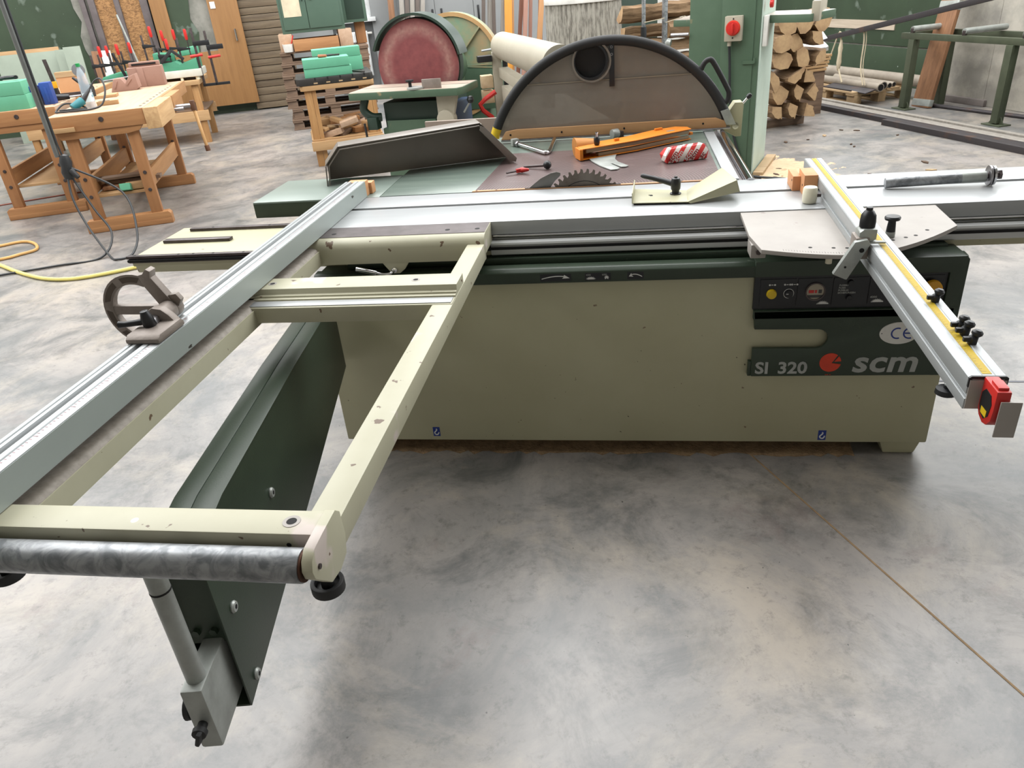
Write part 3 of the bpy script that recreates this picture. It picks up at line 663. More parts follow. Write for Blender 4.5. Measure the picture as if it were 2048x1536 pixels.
lev = B('clamping_lever','black', MB().lathe([(.0,-.030),(.010,-.030),(.011,-.016),(.0145,-.010),(.0145,.010),(.011,.022),(.009,.028),(.0,.029)],(-1.108,1.458,.974),(-.08,-.05,1),16), qs, bev=0)
MB().tube([(-1.108,1.458,.977),(-1.135,1.452,.975),(-1.160,1.447,.9735),(-1.176,1.445,.974)],[.0085,.0075,.007,.0085],10).build('lever_arm','black',lev,world=True)
# ================================================================= mitre fence with tape measure (right)
mf = thing('mitre_fence','silver aluminium mitre fence with a yellow tape scale above the control panel','fence',(.578,1.222,.8768),R(-2.2))
def L_(name, mt, mb, parent=None, bev=.002, **k): return mb.build(name, mt, parent or mf, bev=bev, **k)
Lf, Wf, Hf = 1.712,.062,.064
pf = [(0,0),(0,.020),(.006,.021),(.006,.030),(0,.031),(0,Hf-.003),(.003,Hf),(.020,Hf),(.021,Hf-.002),(.023,Hf-.002),(.0235,Hf-.0008),(.0405,Hf-.0008),(.041,Hf-.002),(.043,Hf-.002),(.044,Hf),(Wf-.003,Hf),(Wf,Hf-.003),(Wf,.031),(Wf-.006,.030),(Wf-.006,.021),(Wf,.020),(Wf,0)]
L_('fence_profile','alu_y', MB().prism(pf[::-1],0,Lf,'y'), bev=.0005)
tp = L_('tape_scale','tape', MB().box((.0245,.012,Hf-.0009),(.0395,Lf-.004,Hf-.0002)), bev=0)
tk = MB()
for i in range(330):
    y = .02+i*.005; tk.box((.0245,y,Hf-.00025),(.0245+(.009 if i%10==0 else .0055 if i%2==0 else .003),y+.0008,Hf-.0001))
L_('tape_print',mat('dark_olive_print',(120,104,40),.6),tk,tp,bev=0)
L_('end_plate','plate', MB().box((.002,-.003,.002),(Wf-.002,-.0005,Hf-.006)), bev=.0005)
L_('end_cap','black', MB().prism([(0,Hf-.02),(.0,Hf-.002),(.004,Hf+.001),(Wf-.004,Hf+.001),(Wf,Hf-.002),(Wf,Hf-.014),(Wf-.004,Hf-.014),(Wf-.005,Hf-.004),(.005,Hf-.004),(.004,Hf-.02)],-.0015,.003,'y'), bev=0)
brk = L_('tape_bracket','plate', MB().box((.047,-.062,-.012),(.0495,-.002,.046)).box((.030,-.0645,-.018),(.0625,-.062,.050)), bev=.0008)
# red pocket tape measure clamped at the end of the fence
tmz = thing('tape_measure','red pocket tape measure clamped to the near end of the mitre fence','tape measure',(.6135,1.1935,.876),R(-2.2))
case = [(-.030,.066),(.028,.066),(.030,.060),(.030,.010),(.018,-.004),(.0,-.010),(-.016,-.006),(-.028,.008),(-.031,.030)]
cs = L_('case','red', MB().prism([(a,b) for a,b in case],-.013,.010,'x'), tmz, bev=.003)
L_('side_label','black', MB().prism([(-.014,.050),(-.022,.036),(-.018,.012),(-.004,.0),(.012,.004),(.020,.016),(.020,.040),(.008,.052)],-.0138,-.0125,'x'), tmz, bev=0)
L_('label_patch','yellow', MB().prism([(-.012,.018),(-.012,.006),(.010,.006),(.010,.018)],-.0144,-.0136,'x'), tmz, bev=0)
L_('blade_lock','red', MB().box((-.010,-.024,.062),(.007,.006,.071)), tmz, bev=.002)
# flip stop
fs_ = thing('flip_stop','grey metal flip stop with a black ratchet knob on the mitre fence','fence stop',(.607,1.95,.90),R(-2.2))
L_('stop_body','castgrey', MB().box((-.038,-.028,.005),(-.004,.030,.062)), fs_, bev=.005)
L_('stop_head','zinc', MB().prism([(-.030,.050),(-.030,.074),(-.020,.082),(.012,.082),(.012,.056),(-.004,.046)],-.022,.026,'y'), fs_, bev=.003)
L_('pointer','zinc', MB().box((-.004,-.026,.046),(.034,-.012,.0505)), fs_, bev=.001)
L_('pointer_window','white', MB().box((.008,-.024,.0504),(.028,-.020,.0511)), fs_, bev=0)
am = L_('stop_arm','zinc', MB().prism([(-.042,.056),(-.012,.062),(-.004,.048),(-.050,-.046),(-.086,-.030)],-.040,-.022,'y'), fs_, bev=.004)
L_('arm_screw','hole', MB().cyl((-.024,-.0402,.034),(-.024,-.041,.034),.006,n=12).cyl((-.058,-.0402,-.01),(-.058,-.041,-.01),.003,n=8), am, bev=0)
L_('ratchet_knob','black', MB().lathe([(.0,0),(.019,0),(.0195,.012),(.018,.030),(.012,.040),(.008,.043),(.008,.050),(.0,.052)],(-.008,.004,.082),(0,0,1),18), fs_, bev=0)
ik = thing('index_pin_knob','black flat-topped index pin knob on the grey half-round plate','knob',(.735,2.185,.8768))
L_('collar','zinc', MB().cyl((0,0,0),(0,0,.016),.013,n=16), ik, bev=.001)
L_('knob','black', MB().lathe([(.0,.016),(.0125,.016),(.0115,.030),(.010,.046),(.020,.050),(.0215,.056),(.019,.060),(.0,.061)],(0,0,0),(0,0,1),20), ik, bev=0)
for nm, (wx, wy) in (('black wing screw on the mitre fence nearest the flip stop',(.634,1.556)),('black wing screw at the back of the pair on the mitre fence',(.632,1.418)),('black wing screw at the front of the touching pair on the mitre fence',(.6315,1.392)),('black wing screw on the mitre fence nearest the red tape measure',(.630,1.352))):
    ws = thing('wing_screw',nm,'screw',(wx,wy,.941),R(-2.2),'wing screws on the mitre fence')
    L_('screw_body','black', MB().lathe([(.0,0),(.008,0),(.009,.012),(.006,.016),(.0,.016)]), ws, bev=0)
    L_('screw_head','black', MB().lathe([(.0,.014),(.006,.015),(.010,.020),(.010,.024),(.006,.028),(.0,.028)],(0,0,0),(.25,0,1),14), ws, bev=0)
    L_('wing','black', MB().cbox((-.010,-.002,.010),(.016,.009,.010)), ws, bev=.003)
uk = thing('underside_knob','black round clamping knob under the near end of the mitre fence','knob',(.585,1.31,.8765),0)
L_('knob','black', MB().lathe([(.0,0),(.006,0),(.006,-.006),(.018,-.008),(.019,-.018),(.012,-.022),(.0,-.022)][::-1],(0,0,0),(0,0,1),18), uk, bev=0)
L_('threaded_stud','zinc', MB().cyl((0,0,-.002),(0,0,.002),.005,n=8), uk, bev=0)
wbk = thing('fence_wood_block','reddish wooden block screwed to the far end of the mitre fence','wood block',(.594,2.70,.8806),R(-2.2))
L_('block','block', MB().box((-.004,-.055,0),(.040,.055,.068)), wbk, bev=.001)
L_('cheek','block', MB().box((-.030,.012,0),(-.0045,.125,.050)), wbk, bev=.001)
L_('screw_hole','hole', MB().cyl((-.0042,-.028,.030),(-.0048,-.028,.030),.004,n=8), wbk, bev=0)
L_('screw_hole','hole', MB().cyl((-.0302,.03,.034),(-.0308,.03,.034),.004,n=8), wbk, bev=0)
ck = thing('cream_knob','cream nylon cylinder knob beside the wooden block on the mitre fence','knob',(.590,2.555,.882),R(-2.2))
L_('knob','cream', MB().lathe([(.0,0),(.020,0),(.0225,.004),(.0235,.025),(.0225,.047),(.020,.051),(.0,.052)],(0,0,0),(0,0,1),26), ck, bev=0)
L_('knob_bolt','darksteel', MB().cyl((.02,-.004,.024),(.034,-.004,.024),.006,n=10), ck, bev=0)

# ================================================================= things lying on the tables
hc = thing('hold_down_clamp','bent beige steel rip shoe with a black lever on the sliding table','clamp plate',(.11,2.70,.8805),R(-3))
sh = [(-.095,-.095),(.095,-.098),(.128,-.098),(.128,.055),(.098,.072),(-.10,.10)]
L_('shoe','beige', MB().prism([(-.092,-.088),(.100,-.092),(.100,.060),(-.092,.105)],.0055,.0085), hc, bev=.0008)
L_('shoe_flange','beige', MB().prism([(-.095,-.088),(-.092,-.088),(-.092,.105),(-.095,.105)],.0055,.042), hc, bev=.0008)
ramp = MB(); a_, b_ = Vector((.100,-.092,.0055)), Vector((.100,.060,.0055)); c_, d_ = Vector((.262,-.045,.062)), Vector((.225,.145,.062)); up = Vector((-.006,0,.003))
ramp.add([a_,c_,d_,b_,a_+up,c_+up,d_+up,b_+up],[(0,1,2,3),(4,7,6,5),(0,4,5,1),(1,5,6,2),(2,6,7,3),(3,7,4,0)])
L_('raised_tongue','beige',ramp,hc,bev=.0006)
fl2 = MB(); dn = Vector((.006,-.002,-.036)); o_ = Vector((.002,-.002,0))
fl2.add([a_+up,c_+up,c_+dn,a_+Vector((.004,0,-.003)),a_+up+o_,c_+up+o_,c_+dn+o_,a_+Vector((.006,-.002,-.003))],[(0,1,2,3),(4,7,6,5),(0,4,5,1),(1,5,6,2),(2,6,7,3),(3,7,4,0)])
L_('tongue_flange','beige',fl2,hc,bev=0)
L_('tongue_flange','beige', MB().add([c_+up,d_+up,d_+dn,c_+dn,c_+up+Vector((.003,0,0)),d_+up+Vector((.003,0,0)),d_+dn+Vector((.003,0,0)),c_+dn+Vector((.003,0,0))],[(0,1,2,3),(4,7,6,5),(0,4,5,1),(1,5,6,2),(2,6,7,3),(3,7,4,0)]),hc,bev=0)
L_('slot_key','hole', MB().box((-.088,-.085,0),(.090,-.070,.0055)).box((-.088,.02,0),(.090,.034,.0055)), hc, bev=0)
L_('washer','black', MB().cyl((.055,.015,.0085),(.055,.015,.0125),.020,n=24), hc, bev=.001)
kb = L_('lever_hub','black', MB().lathe([(.0,.0125),(.0125,.0125),(.0135,.022),(.017,.028),(.018,.052),(.014,.064),(.006,.067),(.006,.071),(.0,.072)],(.055,.015,0),(0,0,1),20), hc, bev=0)
L_('lever_arm','black', MB().tube([(.048,.018,.044),(.01,.035,.052),(-.03,.05,.060),(-.062,.06,.066),(-.068,.062,.067)],[.011,.0095,.0085,.0085,.006],12), kb, bev=0)
L_('shoe_hole','hole', MB().box((-.040,.005,.0084),(-.026,.012,.0090)).cyl((-.030,.0,.0084),(-.030,.0,.0090),.006,n=10), hc, bev=0)
ph = thing('pipe_handle','grey steel pipe handle with a round disc lying on the sliding table','pipe',(1.02,2.685,.8805),R(-3.5))
L_('pipe','galv', MB().cyl((-.158,0,.0175),(.150,0,.0300),.0172,n=26), ph, bev=.002)
L_('sleeve','zinc', MB().cyl((.075,0,.0270),(.148,0,.0299),.0176,n=26), ph, bev=.001)
L_('disc','steel', MB().cyl((.155,0,.0325),(.162,0,.0327),.0325,n=28), ph, bev=.001)
L_('disc','chrome', MB().cyl((.166,0,.0322),(.173,0,.0325),.0320,n=28), ph, bev=.001)
L_('stud','darksteel', MB().cyl((.150,0,.032),(.188,0,.0335),.010,n=14).cyl((.186,0,.0335),(.194,0,.034),.016,n=6), ph, bev=0)
# open dark sheet-metal hood lying on its side
ang = math.atan2(3.427-3.144,-.539+1.309)
tr = thing('sheet_metal_hood','dark brown-grey sheet metal hood lying on its side on the cast table','hood',(-1.309,3.144,.8806),ang)
bp_ = [(.010,0),(.012,.085),(.076,.158),(.705,.185),(.845,.020),(.835,0)]
L_('back_panel','tray', MB().prism([(x,z) for x,z in bp_],.118,.1215,'y'), tr, bev=.0008)
def wall(name, p, q, y0, y1):
    (x0,z0),(x1,z1) = p,q; dx,dz = x1-x0,z1-z0; l0 = math.hypot(dx,dz); nx,nz = -dz/l0*.003, dx/l0*.003
    L_(name,'tray', MB().prism([(x0,z0),(x1,z1),(x1+nx,z1+nz),(x0+nx,z0+nz)],y0,y1,'y'), tr, bev=.0006)
wall('side_wall',(.002,.0),(.010,.085),-.012,.118); wall('side_wall',(.010,.085),(.074,.156),-.002,.118)
wall('top_wall',(.074,.156),(.704,.183),.0,.118); wall('side_wall',(.704,.183),(.845,.020),-.03,.118)
for (p,q) in (((.012,.0),(.022,.082)),((.022,.082),(.082,.148)),((.082,.146),(.700,.174)),((.700,.172),(.838,.020))):
    MB().tube([(p[0],-.001,p[1]),(q[0],-.001,q[1])],.003,6).build('rolled_edge','tray',tr)
L_('end_flange','tray', MB().prism([(.700,.178),(.722,.166),(.852,.022),(.846,.006),(.820,.012),(.694,.160)],-.034,-.030,'y'), tr, bev=.001)
# red and white parts carton
def carton(N, L, vec, out):
    mp = N.new('ShaderNodeMapping'); mp.inputs['Rotation'].default_value = (0,0,0); L.new(vec, mp.inputs[0])
    sx = N.new('ShaderNodeSeparateXYZ'); L.new(mp.outputs[0], sx.inputs[0])
    a = N.new('ShaderNodeMath'); a.operation = 'MULTIPLY_ADD'; a.inputs[1].default_value = -.62; L.new(sx.outputs['Z'], a.inputs[0]); L.new(sx.outputs['X'], a.inputs[2])
    a2 = N.new('ShaderNodeMath'); a2.operation = 'MULTIPLY_ADD'; a2.inputs[1].default_value = -.62; L.new(sx.outputs['Y'], a2.inputs[0]); L.new(a.outputs[0], a2.inputs[2])
    b = N.new('ShaderNodeMath'); b.operation = 'MULTIPLY'; b.inputs[1].default_value = 1/.046; L.new(a2.outputs[0], b.inputs[0])
    c = N.new('ShaderNodeMath'); c.operation = 'FRACT'; L.new(b.outputs[0], c.inputs[0])
    g = N.new('ShaderNodeMath'); g.operation = 'GREATER_THAN'; g.inputs[1].default_value = .5; L.new(c.outputs[0], g.inputs[0])
    return mixc(N, L, lin((204,46,42)), lin((232,224,216)), g.outputs[0])
M['carton'] = mat('striped_carton',(204,46,42),.5,extra=carton)
M['cartonred'] = mat('carton_red_print',(150,20,24),.5); M['cartonwhite'] = mat('carton_white_print',(236,228,222),.5)
bxo = thing('parts_carton','small red and white striped scm parts carton on the brown table','carton',(.232,3.285,.8808),math.atan2(.106,.155)*.62)
bb = MB(); 
def cr(x, y, z): return (x, y, z)
vs = [(-.092,-.030,.004),(.088,-.034,.004),(.090,.036,.004),(-.086,.036,.004),(-.098,-.034,.034),(.094,-.036,.036),(.094,.036,.036),(-.094,.038,.032),(-.080,-.022,.058),(.080,-.022,.062),(.080,.026,.060),(-.078,.026,.056),(-.080,-.026,0),(.078,-.028,0),(.078,.03,0),(-.076,.03,0)]
bb.add(vs,[(8,9,10,11),(4,5,9,8),(5,6,10,9),(6,7,11,10),(7,4,8,11),(0,1,5,4),(1,2,6,5),(2,3,7,6),(3,0,4,7),(12,13,1,0),(13,14,2,1),(14,15,3,2),(15,12,0,3),(15,14,13,12)])
L_('carton_body','carton',bb,bxo,bev=.002)
for (x,z,s,c,sz) in ((-.074,.004,'scm','cartonred',.031),(-.049,.003,'scm','cartonwhite',.031),(-.004,.003,'scm','cartonwhite',.031),(.020,.003,'scm','cartonred',.031),(.066,.003,'sc','cartonred',.031)):
    t_ = text('carton_lettering',s,sz,(0,0,0),c,bxo,world=False,rx=0,bold=.0006,ext=.0003)
    t_.data.transform(Matrix.Translation((x,-.0362 if z>.0 else 0,z)) @ Matrix.Rotation(R(90),4,'X') @ Matrix.Rotation(R(50),4,'Z'))
for (x,y,s,c) in ((-.060,-.012,'scm','cartonred'),(-.010,-.014,'scm','cartonwhite'),(.044,-.012,'scm','cartonred')):
    t_ = text('carton_lettering',s,.022,(0,0,0),c,bxo,world=False,rx=0,bold=.0006,ext=.0003)
    t_.data.transform(Matrix.Translation((x,y,.0612)) @ Matrix.Rotation(R(50),4,'Z'))
# orange crown guard with its forked steel knife
og = thing('orange_guard','orange metal blade guard lying on the table with a forked steel knife','blade guard',(.05,3.58,.8806),math.atan2(.30,.50))
og_p = [(-.335,-.055),(-.30,.045),(-.05,.050),(.12,.088),(.25,.085),(.285,.035),(.27,-.02),(.12,-.035),(-.05,-.060)]
L_('guard_plate','orange', MB().prism(og_p,.048,.052), og, bev=.001)
L_('guard_plate','orange', MB().prism(og_p,.004,.007), og, bev=.001)
L_('wooden_core',wood('grey_brown_core',(150,126,98),(120,98,74),0), MB().prism([(-.30,-.045),(-.05,-.052),(.12,-.030),(.26,-.018),(.26,-.006),(-.06,-.03),(-.30,-.02)],.030,.046).prism([(-.24,-.047),(-.05,-.054),(.12,-.032),(.26,-.018),(.26,-.006),(-.06,-.03),(-.24,-.02)],.008,.022), og, bev=.001)
L_('guard_end','orange', MB().prism([(-.337,-.056),(-.325,-.062),(-.315,-.03),(-.31,.015),(-.325,.015)],.004,.05), og, bev=.001)
L_('guard_end','orange', MB().box((.268,-.014,.022),(.284,.004,.034)), og, bev=.001)
L_('dust_outlet',wood('brown_outlet',(196,132,58),(170,108,44),0), MB().cyl((-.20,.035,.042),(-.305,.055,.038),.026,.046,n=24), og, bev=.002)
L_('tab','orange', MB().box((-.135,-.012,.05),(-.112,.0,.064)), og, bev=.002)
L_('tab','orange', MB().box((.125,.060,.05),(.165,.072,.062)), og, bev=.002)
L_('maker_plate','zinc', MB().box((.155,.0,.052),(.195,.018,.0528)), og, bev=0)
L_('lock_knob','black', MB().lathe([(.0,.052),(.009,.052),(.013,.058),(.014,.080),(.010,.088),(.0,.090)],(-.235,-.025,0),(0,0,1),14), og, bev=0)
L_('lock_bolt','chrome', MB().cyl((-.235,-.025,.088),(-.235,-.025,.108),.0045,n=10).cyl((-.235,-.025,.104),(-.235,-.025,.108),.007,n=10), og, bev=0)
fk = MB(); kp = [(-.185,3.44),(-.05,3.50),(-.055,3.43),(-.058,3.36),(-.045,3.30),(.0,3.215),(-.012,3.198),(-.030,3.200),(-.066,3.268),(-.076,3.27),(-.036,3.182),(-.046,3.160),(-.072,3.155),(-.12,3.24),(-.16,3.34)]
fko = fk.prism(kp,.8825,.8865).build('forked_knife','zinc',og,bev=.0006,world=True)
# red hex key with wing handle and black knob with its stem
hk = thing('red_handled_key','small hex key with a red wing handle on the brown table','hex key',(-.45,3.195,.8812),R(25))
L_('key_shaft','darksteel', MB().cyl((-.07,0,.010),(-.02,0,.012),.0045,n=6), hk, bev=0)
L_('wing_handle','red', MB().lathe([(.0,-.026),(.007,-.024),(.009,-.010),(.012,0),(.010,.010),(.006,.034),(.0,.040)],(0,0,.013),(.55,-.75,0.10),12).box((-.025,-.007,.005),(-.005,.007,.020)), hk, bev=0)
bk2 = thing('black_ball_knob','black ball knob on a thin dark stem lying on the brown table','knob',(-.345,3.245,.8812),R(-22))
L_('ball','black', MB().lathe([(.0,-.016),(.010,-.015),(.0165,-.008),(.018,0),(.0165,.008),(.010,.015),(.0,.017)],(0,0,.0185),(1,.2,.2),18), bk2, bev=0)
L_('stem','darksteel', MB().cyl((-.115,.0,.006),(-.012,0,.016),.0055,.006,n=10), bk2, bev=0)
# bent rod with clamp pieces
rod = thing('bent_rod','bent chrome rod with a square clamp piece lying under the guard','rod',(-.45,3.70,.8806))
B('rod','chrome', MB().tube(smoothpath([(-.55,3.785,.895),(-.46,3.655,.893),(-.392,3.555,.892),(-.378,3.545,.892),(-.366,3.58,.8925),(-.365,3.70,.894),(-.365,3.85,.896)],4),.0095,10), rod, bev=0)
B('clamp_piece','zinc', MB().cbox((-.560,3.80,.8985),(.034,.030,.035),.5), rod, bev=.003)
B('clamp_nut','steel', MB().cyl((-.548,3.782,.895),(-.536,3.762,.895),.015,n=6), rod, bev=.001)
cpn = thing('clamp_piece','small zinc eccentric clamp behind the orange guard on the table','clamp',(-.07,3.83,.8806))
L_('cam','zinc', MB().cyl((-.01,-.02,.028),(.02,.0,.028),.022,n=18), cpn, bev=.003)
L_('foot','darksteel', MB().cbox((.02,.01,.018),(.05,.03,.034),.4), cpn, bev=.003)
# big half-round saw guard with wooden lip
M['acrylic'] = mat('dusty_acrylic',(138,130,120),.25,0,(128,120,110),scale=3,extra=specks((170,162,150),5,.66,.8))
M['acrylic'].node_tree.nodes['Principled BSDF'].inputs['Alpha'].default_value = .84
M['acrylic2'] = mat('clear_dusty_acrylic',(112,106,100),.18,0,(104,98,92),scale=2)
M['acrylic2'].node_tree.nodes['Principled BSDF'].inputs['Alpha'].default_value = .55
sg = thing('half_round_guard','large half-round saw guard with black edge tube and dusty window on the table','saw guard',(-.09,3.9,.882))
gx, gz, gr = -.096, .709, .628
a0 = math.degrees(math.asin((.915-gz)/gr))
pth = arc(gx,gz,gr-.012,a0,180-a0,46)
B('edge_tube','blackrub', MB().tube([(x,3.9,z) for x,z in arc(gx,gz,gr-.014,a0+3,180-a0-4.5,46)],.024,14), sg, bev=0)
B('edge_end','yellow', MB().tube([(x,3.9,z) for x,z in arc(gx,gz,gr-.014,180-a0-4.4,180-a0,5)],.0245,14), sg, bev=0)
zsplit = 1.150
up_ = [p for p in arc(gx,gz,gr-.02,0,180,90) if p[1] > zsplit]
hole = arc(-.178,1.238,.079,0,360,32)[:-1]
# rear pane with a round port: ring of quads between hole and outline
def pane_with_hole(y, th):
    N_ = 64; vs, fs = [], []
    for i in range(N_):
        a = 2*math.pi*i/N_; dx, dz = math.cos(a), math.sin(a)
        # march to the outline (arc above, zsplit below)
        t = .079
        while True:
            x, z = -.178+dx*t, 1.238+dz*t
            if (x-gx)**2+(z-gz)**2 > (gr-.02)**2 or z < 1.10: break
            t += .004
        for rr in (.079, t):
            for yy in (y, y+th): vs.append((-.178+dx*rr, yy, 1.238+dz*rr))
    for i in range(N_):
        j = (i+1)%N_; a_, b_ = i*4, j*4
        fs += [(a_,b_,b_+2,a_+2),(a_+1,a_+3,b_+3,b_+1),(a_,a_+1,b_+1,b_),(a_+2,b_+2,b_+3,a_+3)]
    return MB().add(vs,fs)
B('upper_pane','acrylic',pane_with_hole(3.905,.004),sg,bev=0,smooth=False)
lo_ = [p for p in arc(gx,gz,gr-.02,0,180,90) if p[1] < zsplit and p[1] > .90]
rt = [p for p in lo_ if p[0] > gx]; lt = [p for p in lo_ if p[0] < gx]
B('lower_pane','acrylic', MB().prism(rt+lt,3.893,3.897,'y'), sg, bev=0, smooth=False)
B('pane_seam',mat('dusty_seam',(150,138,120),.8), MB().bar((-.52,3.892,1.150),(.345,3.892,1.150),.002,.004), sg, bev=0)
B('wooden_lip',wood('guard_lip',(190,148,104),(168,124,82),0), MB().prism([(-.640,.900),(.470,.898),(.470,.925),(.420,.945),(-.560,.946),(-.615,.938)],3.872,3.890,'y'), sg, bev=.002)
for x in (-.59,-.33,-.02,.36): B('lip_screw','hole', MB().cyl((x,3.8722,.922),(x,3.871,.922),.005,n=10), sg, bev=0)
B('lip_base','steel', MB().box((-.64,3.868,.890),(.49,3.905,.8985)), sg, bev=.001)
pr = B('extraction_port','panel', MB().ring((-.178,3.885,1.238),(-.178,3.925,1.238),.084,.074,32), sg, bev=0)
MB().ring((-.172,3.884,1.236),(-.172,3.889,1.236),.094,.085,32).build('port_flange','acrylic',pr,world=True)
B('port_duct','blackrub', MB().cyl((-.178,3.925,1.238),(-.178,4.02,1.238),.078,n=28).cyl((-.178,4.02,1.238),(-.178,4.025,1.238),.08,n=28), sg, bev=0)
st_ = B('pane_strap','panel', MB().box((-.089,3.886,1.118),(-.064,3.890,1.305)), sg, bev=.001)
for z in (1.262,1.294): MB().ring((-.0765,3.886,z),(-.0765,3.8845,z),.006,.004,12).build('strap_bolt','steel',st_,world=True)
gh = [(.338,3.9,1.150),(.356,3.9,1.190),(.378,3.9,1.205),(.400,3.9,1.192),(.466,3.9,1.080),(.478,3.9,1.05),(.474,3.9,1.02),(.452,3.9,1.000)]
B('grip','blackrub', MB().tube(smoothpath(gh,5),.0125,12), sg, bev=0)
B('corner_plate','zinc', MB().prism([(.470,.910),(.515,.910),(.478,.985),(.440,.975)],3.868,3.874,'y'), sg, bev=.001)
B('rear_bracket','beige', MB().prism([(.455,.8825),(.520,.845),(.548,.845),(.552,.995),(.545,1.005),(.510,1.005),(.48,.96),(.46,.91)],3.91,3.99,'y'), sg, bev=.004)
B('bracket_nut','chrome', MB().ring((.518,3.908,.897),(.518,3.902,.897),.0155,.007,20).cyl((.518,3.908,.897),(.518,3.905,.897),.0075,n=6), sg, bev=0)
lvb = B('bracket_lever','chrome', MB().cyl((.545,3.95,.985),(.572,3.95,1.015),.006,n=10), sg, bev=0)
MB().lathe([(.0,-.014),(.009,-.012),(.013,0),(.009,.012),(.0,.014)],(.580,3.95,1.024),(.7,0,.7),14).build('lever_ball','black',lvb,world=True)
# board standing behind the table
bd = MB().prism([(-1.13,4.262),(-.50,4.236),(-.50,4.256),(-1.13,4.282)],.0,.952)
bdo = tag(bd.build('upright_board',mat('grey_brown_board',(150,134,122),.55,0,(140,124,112),scale=2),bev=.001),'grey-brown faced board standing on edge behind the cast table','board')
# ================================================================= the rest of the workshop
rnd = random.Random(21)
M['foam'] = mat('green_tooling_foam',(96,166,134),.75,0,(88,156,124),scale=3)
M['foam2'] = mat('green_tooling_foam_dark',(72,140,110),.75,0,(66,132,102),scale=3)
M['paleboard'] = mat('pale_green_board',(146,156,142),.75,0,(136,146,132),scale=3)
M['mgreen'] = mat('machine_green',(78,100,80),.45,0,(70,92,72),scale=4,extra=specks((156,134,100),7,.66,.74))
M['mgreen_d'] = mat('machine_green_dark',(42,60,50),.45,0,(38,54,44),scale=4)
M['mtop'] = mat('dusty_machine_table',(166,150,136),.6,0,(148,132,118),scale=4)
M['cabgreen'] = mat('cabinet_green',(76,98,84),.5,0,(70,92,78),scale=3)
M['cream_m'] = mat('cream_machine_paint',(172,165,148),.5,0,(162,155,138),scale=3)
M['castblack'] = mat('black_cast_iron',(62,60,58),.45,.4,(48,46,44),scale=9)
M['clay'] = mat('brown_carved_foam',(154,120,106),.8,0,(140,108,94),scale=5)
M['blueplastic'] = mat('blue_plastic',(40,74,150),.5)
M['teal'] = mat('teal_tool_housing',(28,112,120),.45)
M['orangep'] = mat('orange_ear_cup',(222,84,36),.45)
M['bottle'] = mat('clear_bottle',(186,200,210),.12,0,(176,190,200),scale=4); M['bottle'].node_tree.nodes['Principled BSDF'].inputs['Alpha'].default_value = .45
M['capgreen'] = mat('green_cap',(30,150,80),.45)
M['cable'] = mat('black_cable',(38,40,42),.5)
M['hose_y'] = mat('yellow_hose',(216,206,120),.5,0,(204,188,104),scale=6)
M['hose_o'] = mat('orange_hose',(206,158,92),.5)
M['cable_r'] = mat('brown_red_cable',(140,72,52),.55)
M['greysheet'] = mat('light_grey_sheet',(128,130,130),.5,0,(122,124,124),scale=2)
M['bark'] = mat('split_log_side',(150,122,92),.85,0,(108,84,60),scale=7,stretch=(6,6,1),bump=.5,bscale=14,dist=.6)
M['logend'] = mat('log_end_grain',(190,158,118),.8,0,(140,108,78),scale=9,bump=.2,bscale=30)
def rings(N, L, vec, out):
    wv = N.new('ShaderNodeTexWave'); wv.wave_type = 'RINGS'; wv.rings_direction = 'SPHERICAL'; wv.inputs['Scale'].default_value = 3; L.new(vec, wv.inputs['Vector'])
    return mixc(N, L, out, lin((160,124,88)), wv.outputs['Fac']) if False else out
M['stripdark'] = wood('dark_strip',(96,84,76),(70,60,54),2); M['stripgrey'] = wood('grey_strip',(150,144,136),(122,116,108),2)
M['stripred'] = wood('red_brown_strip',(142,98,80),(112,72,58),2); M['striptan'] = wood('tan_strip',(198,150,104),(170,122,80),2); M['striporange'] = wood('orange_strip',(214,150,62),(196,130,46),2); M['strippink'] = wood('pinkish_strip',(176,136,120),(150,108,94),2)
M['steelgreen'] = mat('olive_green_steel',(78,84,66),.5,.2,(66,72,56),scale=6)
M['rusty'] = mat('dark_rusty_steel',(66,62,64),.5,.5,(92,70,60),scale=5,lo=.55,hi=.72)
M['pipeg'] = mat('dusty_grey_tube',(150,140,126),.7,0,(128,118,106),scale=5)
M['string'] = mat('sisal_string',(200,186,160),.9)
M['whitebag'] = mat('white_plastic_sack',(214,216,214),.5)
def HT(name, label, cat, u, v, z=0, rz=0, group=None): return thing(name,label,cat,H(u,v,z),HALL+rz,group)
def P(name, mt, mb, parent, bev=.004, **k): return mb.build(name, mt, parent, bev=bev, **k)

# ---------------------------------------------------------------- joiner's benches
ba = HT('joiners_bench','beech joiner’s bench in front with a tail vise and a bottle on it','workbench',-1.735,7.0)
P('bench_top','benchtop', MB().box((-.365,-.035,.875),(.365,2.35,.950)), ba)
P('front_apron','beech_x', MB().box((-.370,-.065,.825),(.368,-.0355,.951)), ba, bev=.006)
P('lower_rail','beech_x', MB().prism([(-.30,.770),(.20,.770),(.30,.785),(.335,.8245),(-.33,.8245)],-.055,-.005,'y'), ba)
P('stop_strip','softwood', MB().box((-.37,-.090,.832),(-.17,-.066,.866)), ba, bev=.002)
P('apron_bolt','darksteel', MB().lathe([(.0,0),(.020,0),(.018,.008),(.0,.010)],(.04,-.065,.900),(0,-1,0),14), ba, bev=0)
ap = P('side_apron','beech', MB().box((.366,.72,.835),(.398,2.34,.951)), ba)
vz = P('vise_block',wood('vise_block_wood',(206,170,124),(172,134,92),1), MB().box((.369,-.075,.785),(.485,.70,.951)), ba, bev=.008)
P('vise_screw','steel', MB().cyl((.485,.80,.845),(.62,.80,.845),.018,n=12).cyl((.46,.74,.83),(.56,.74,.83),.015,n=10), ba, bev=0)
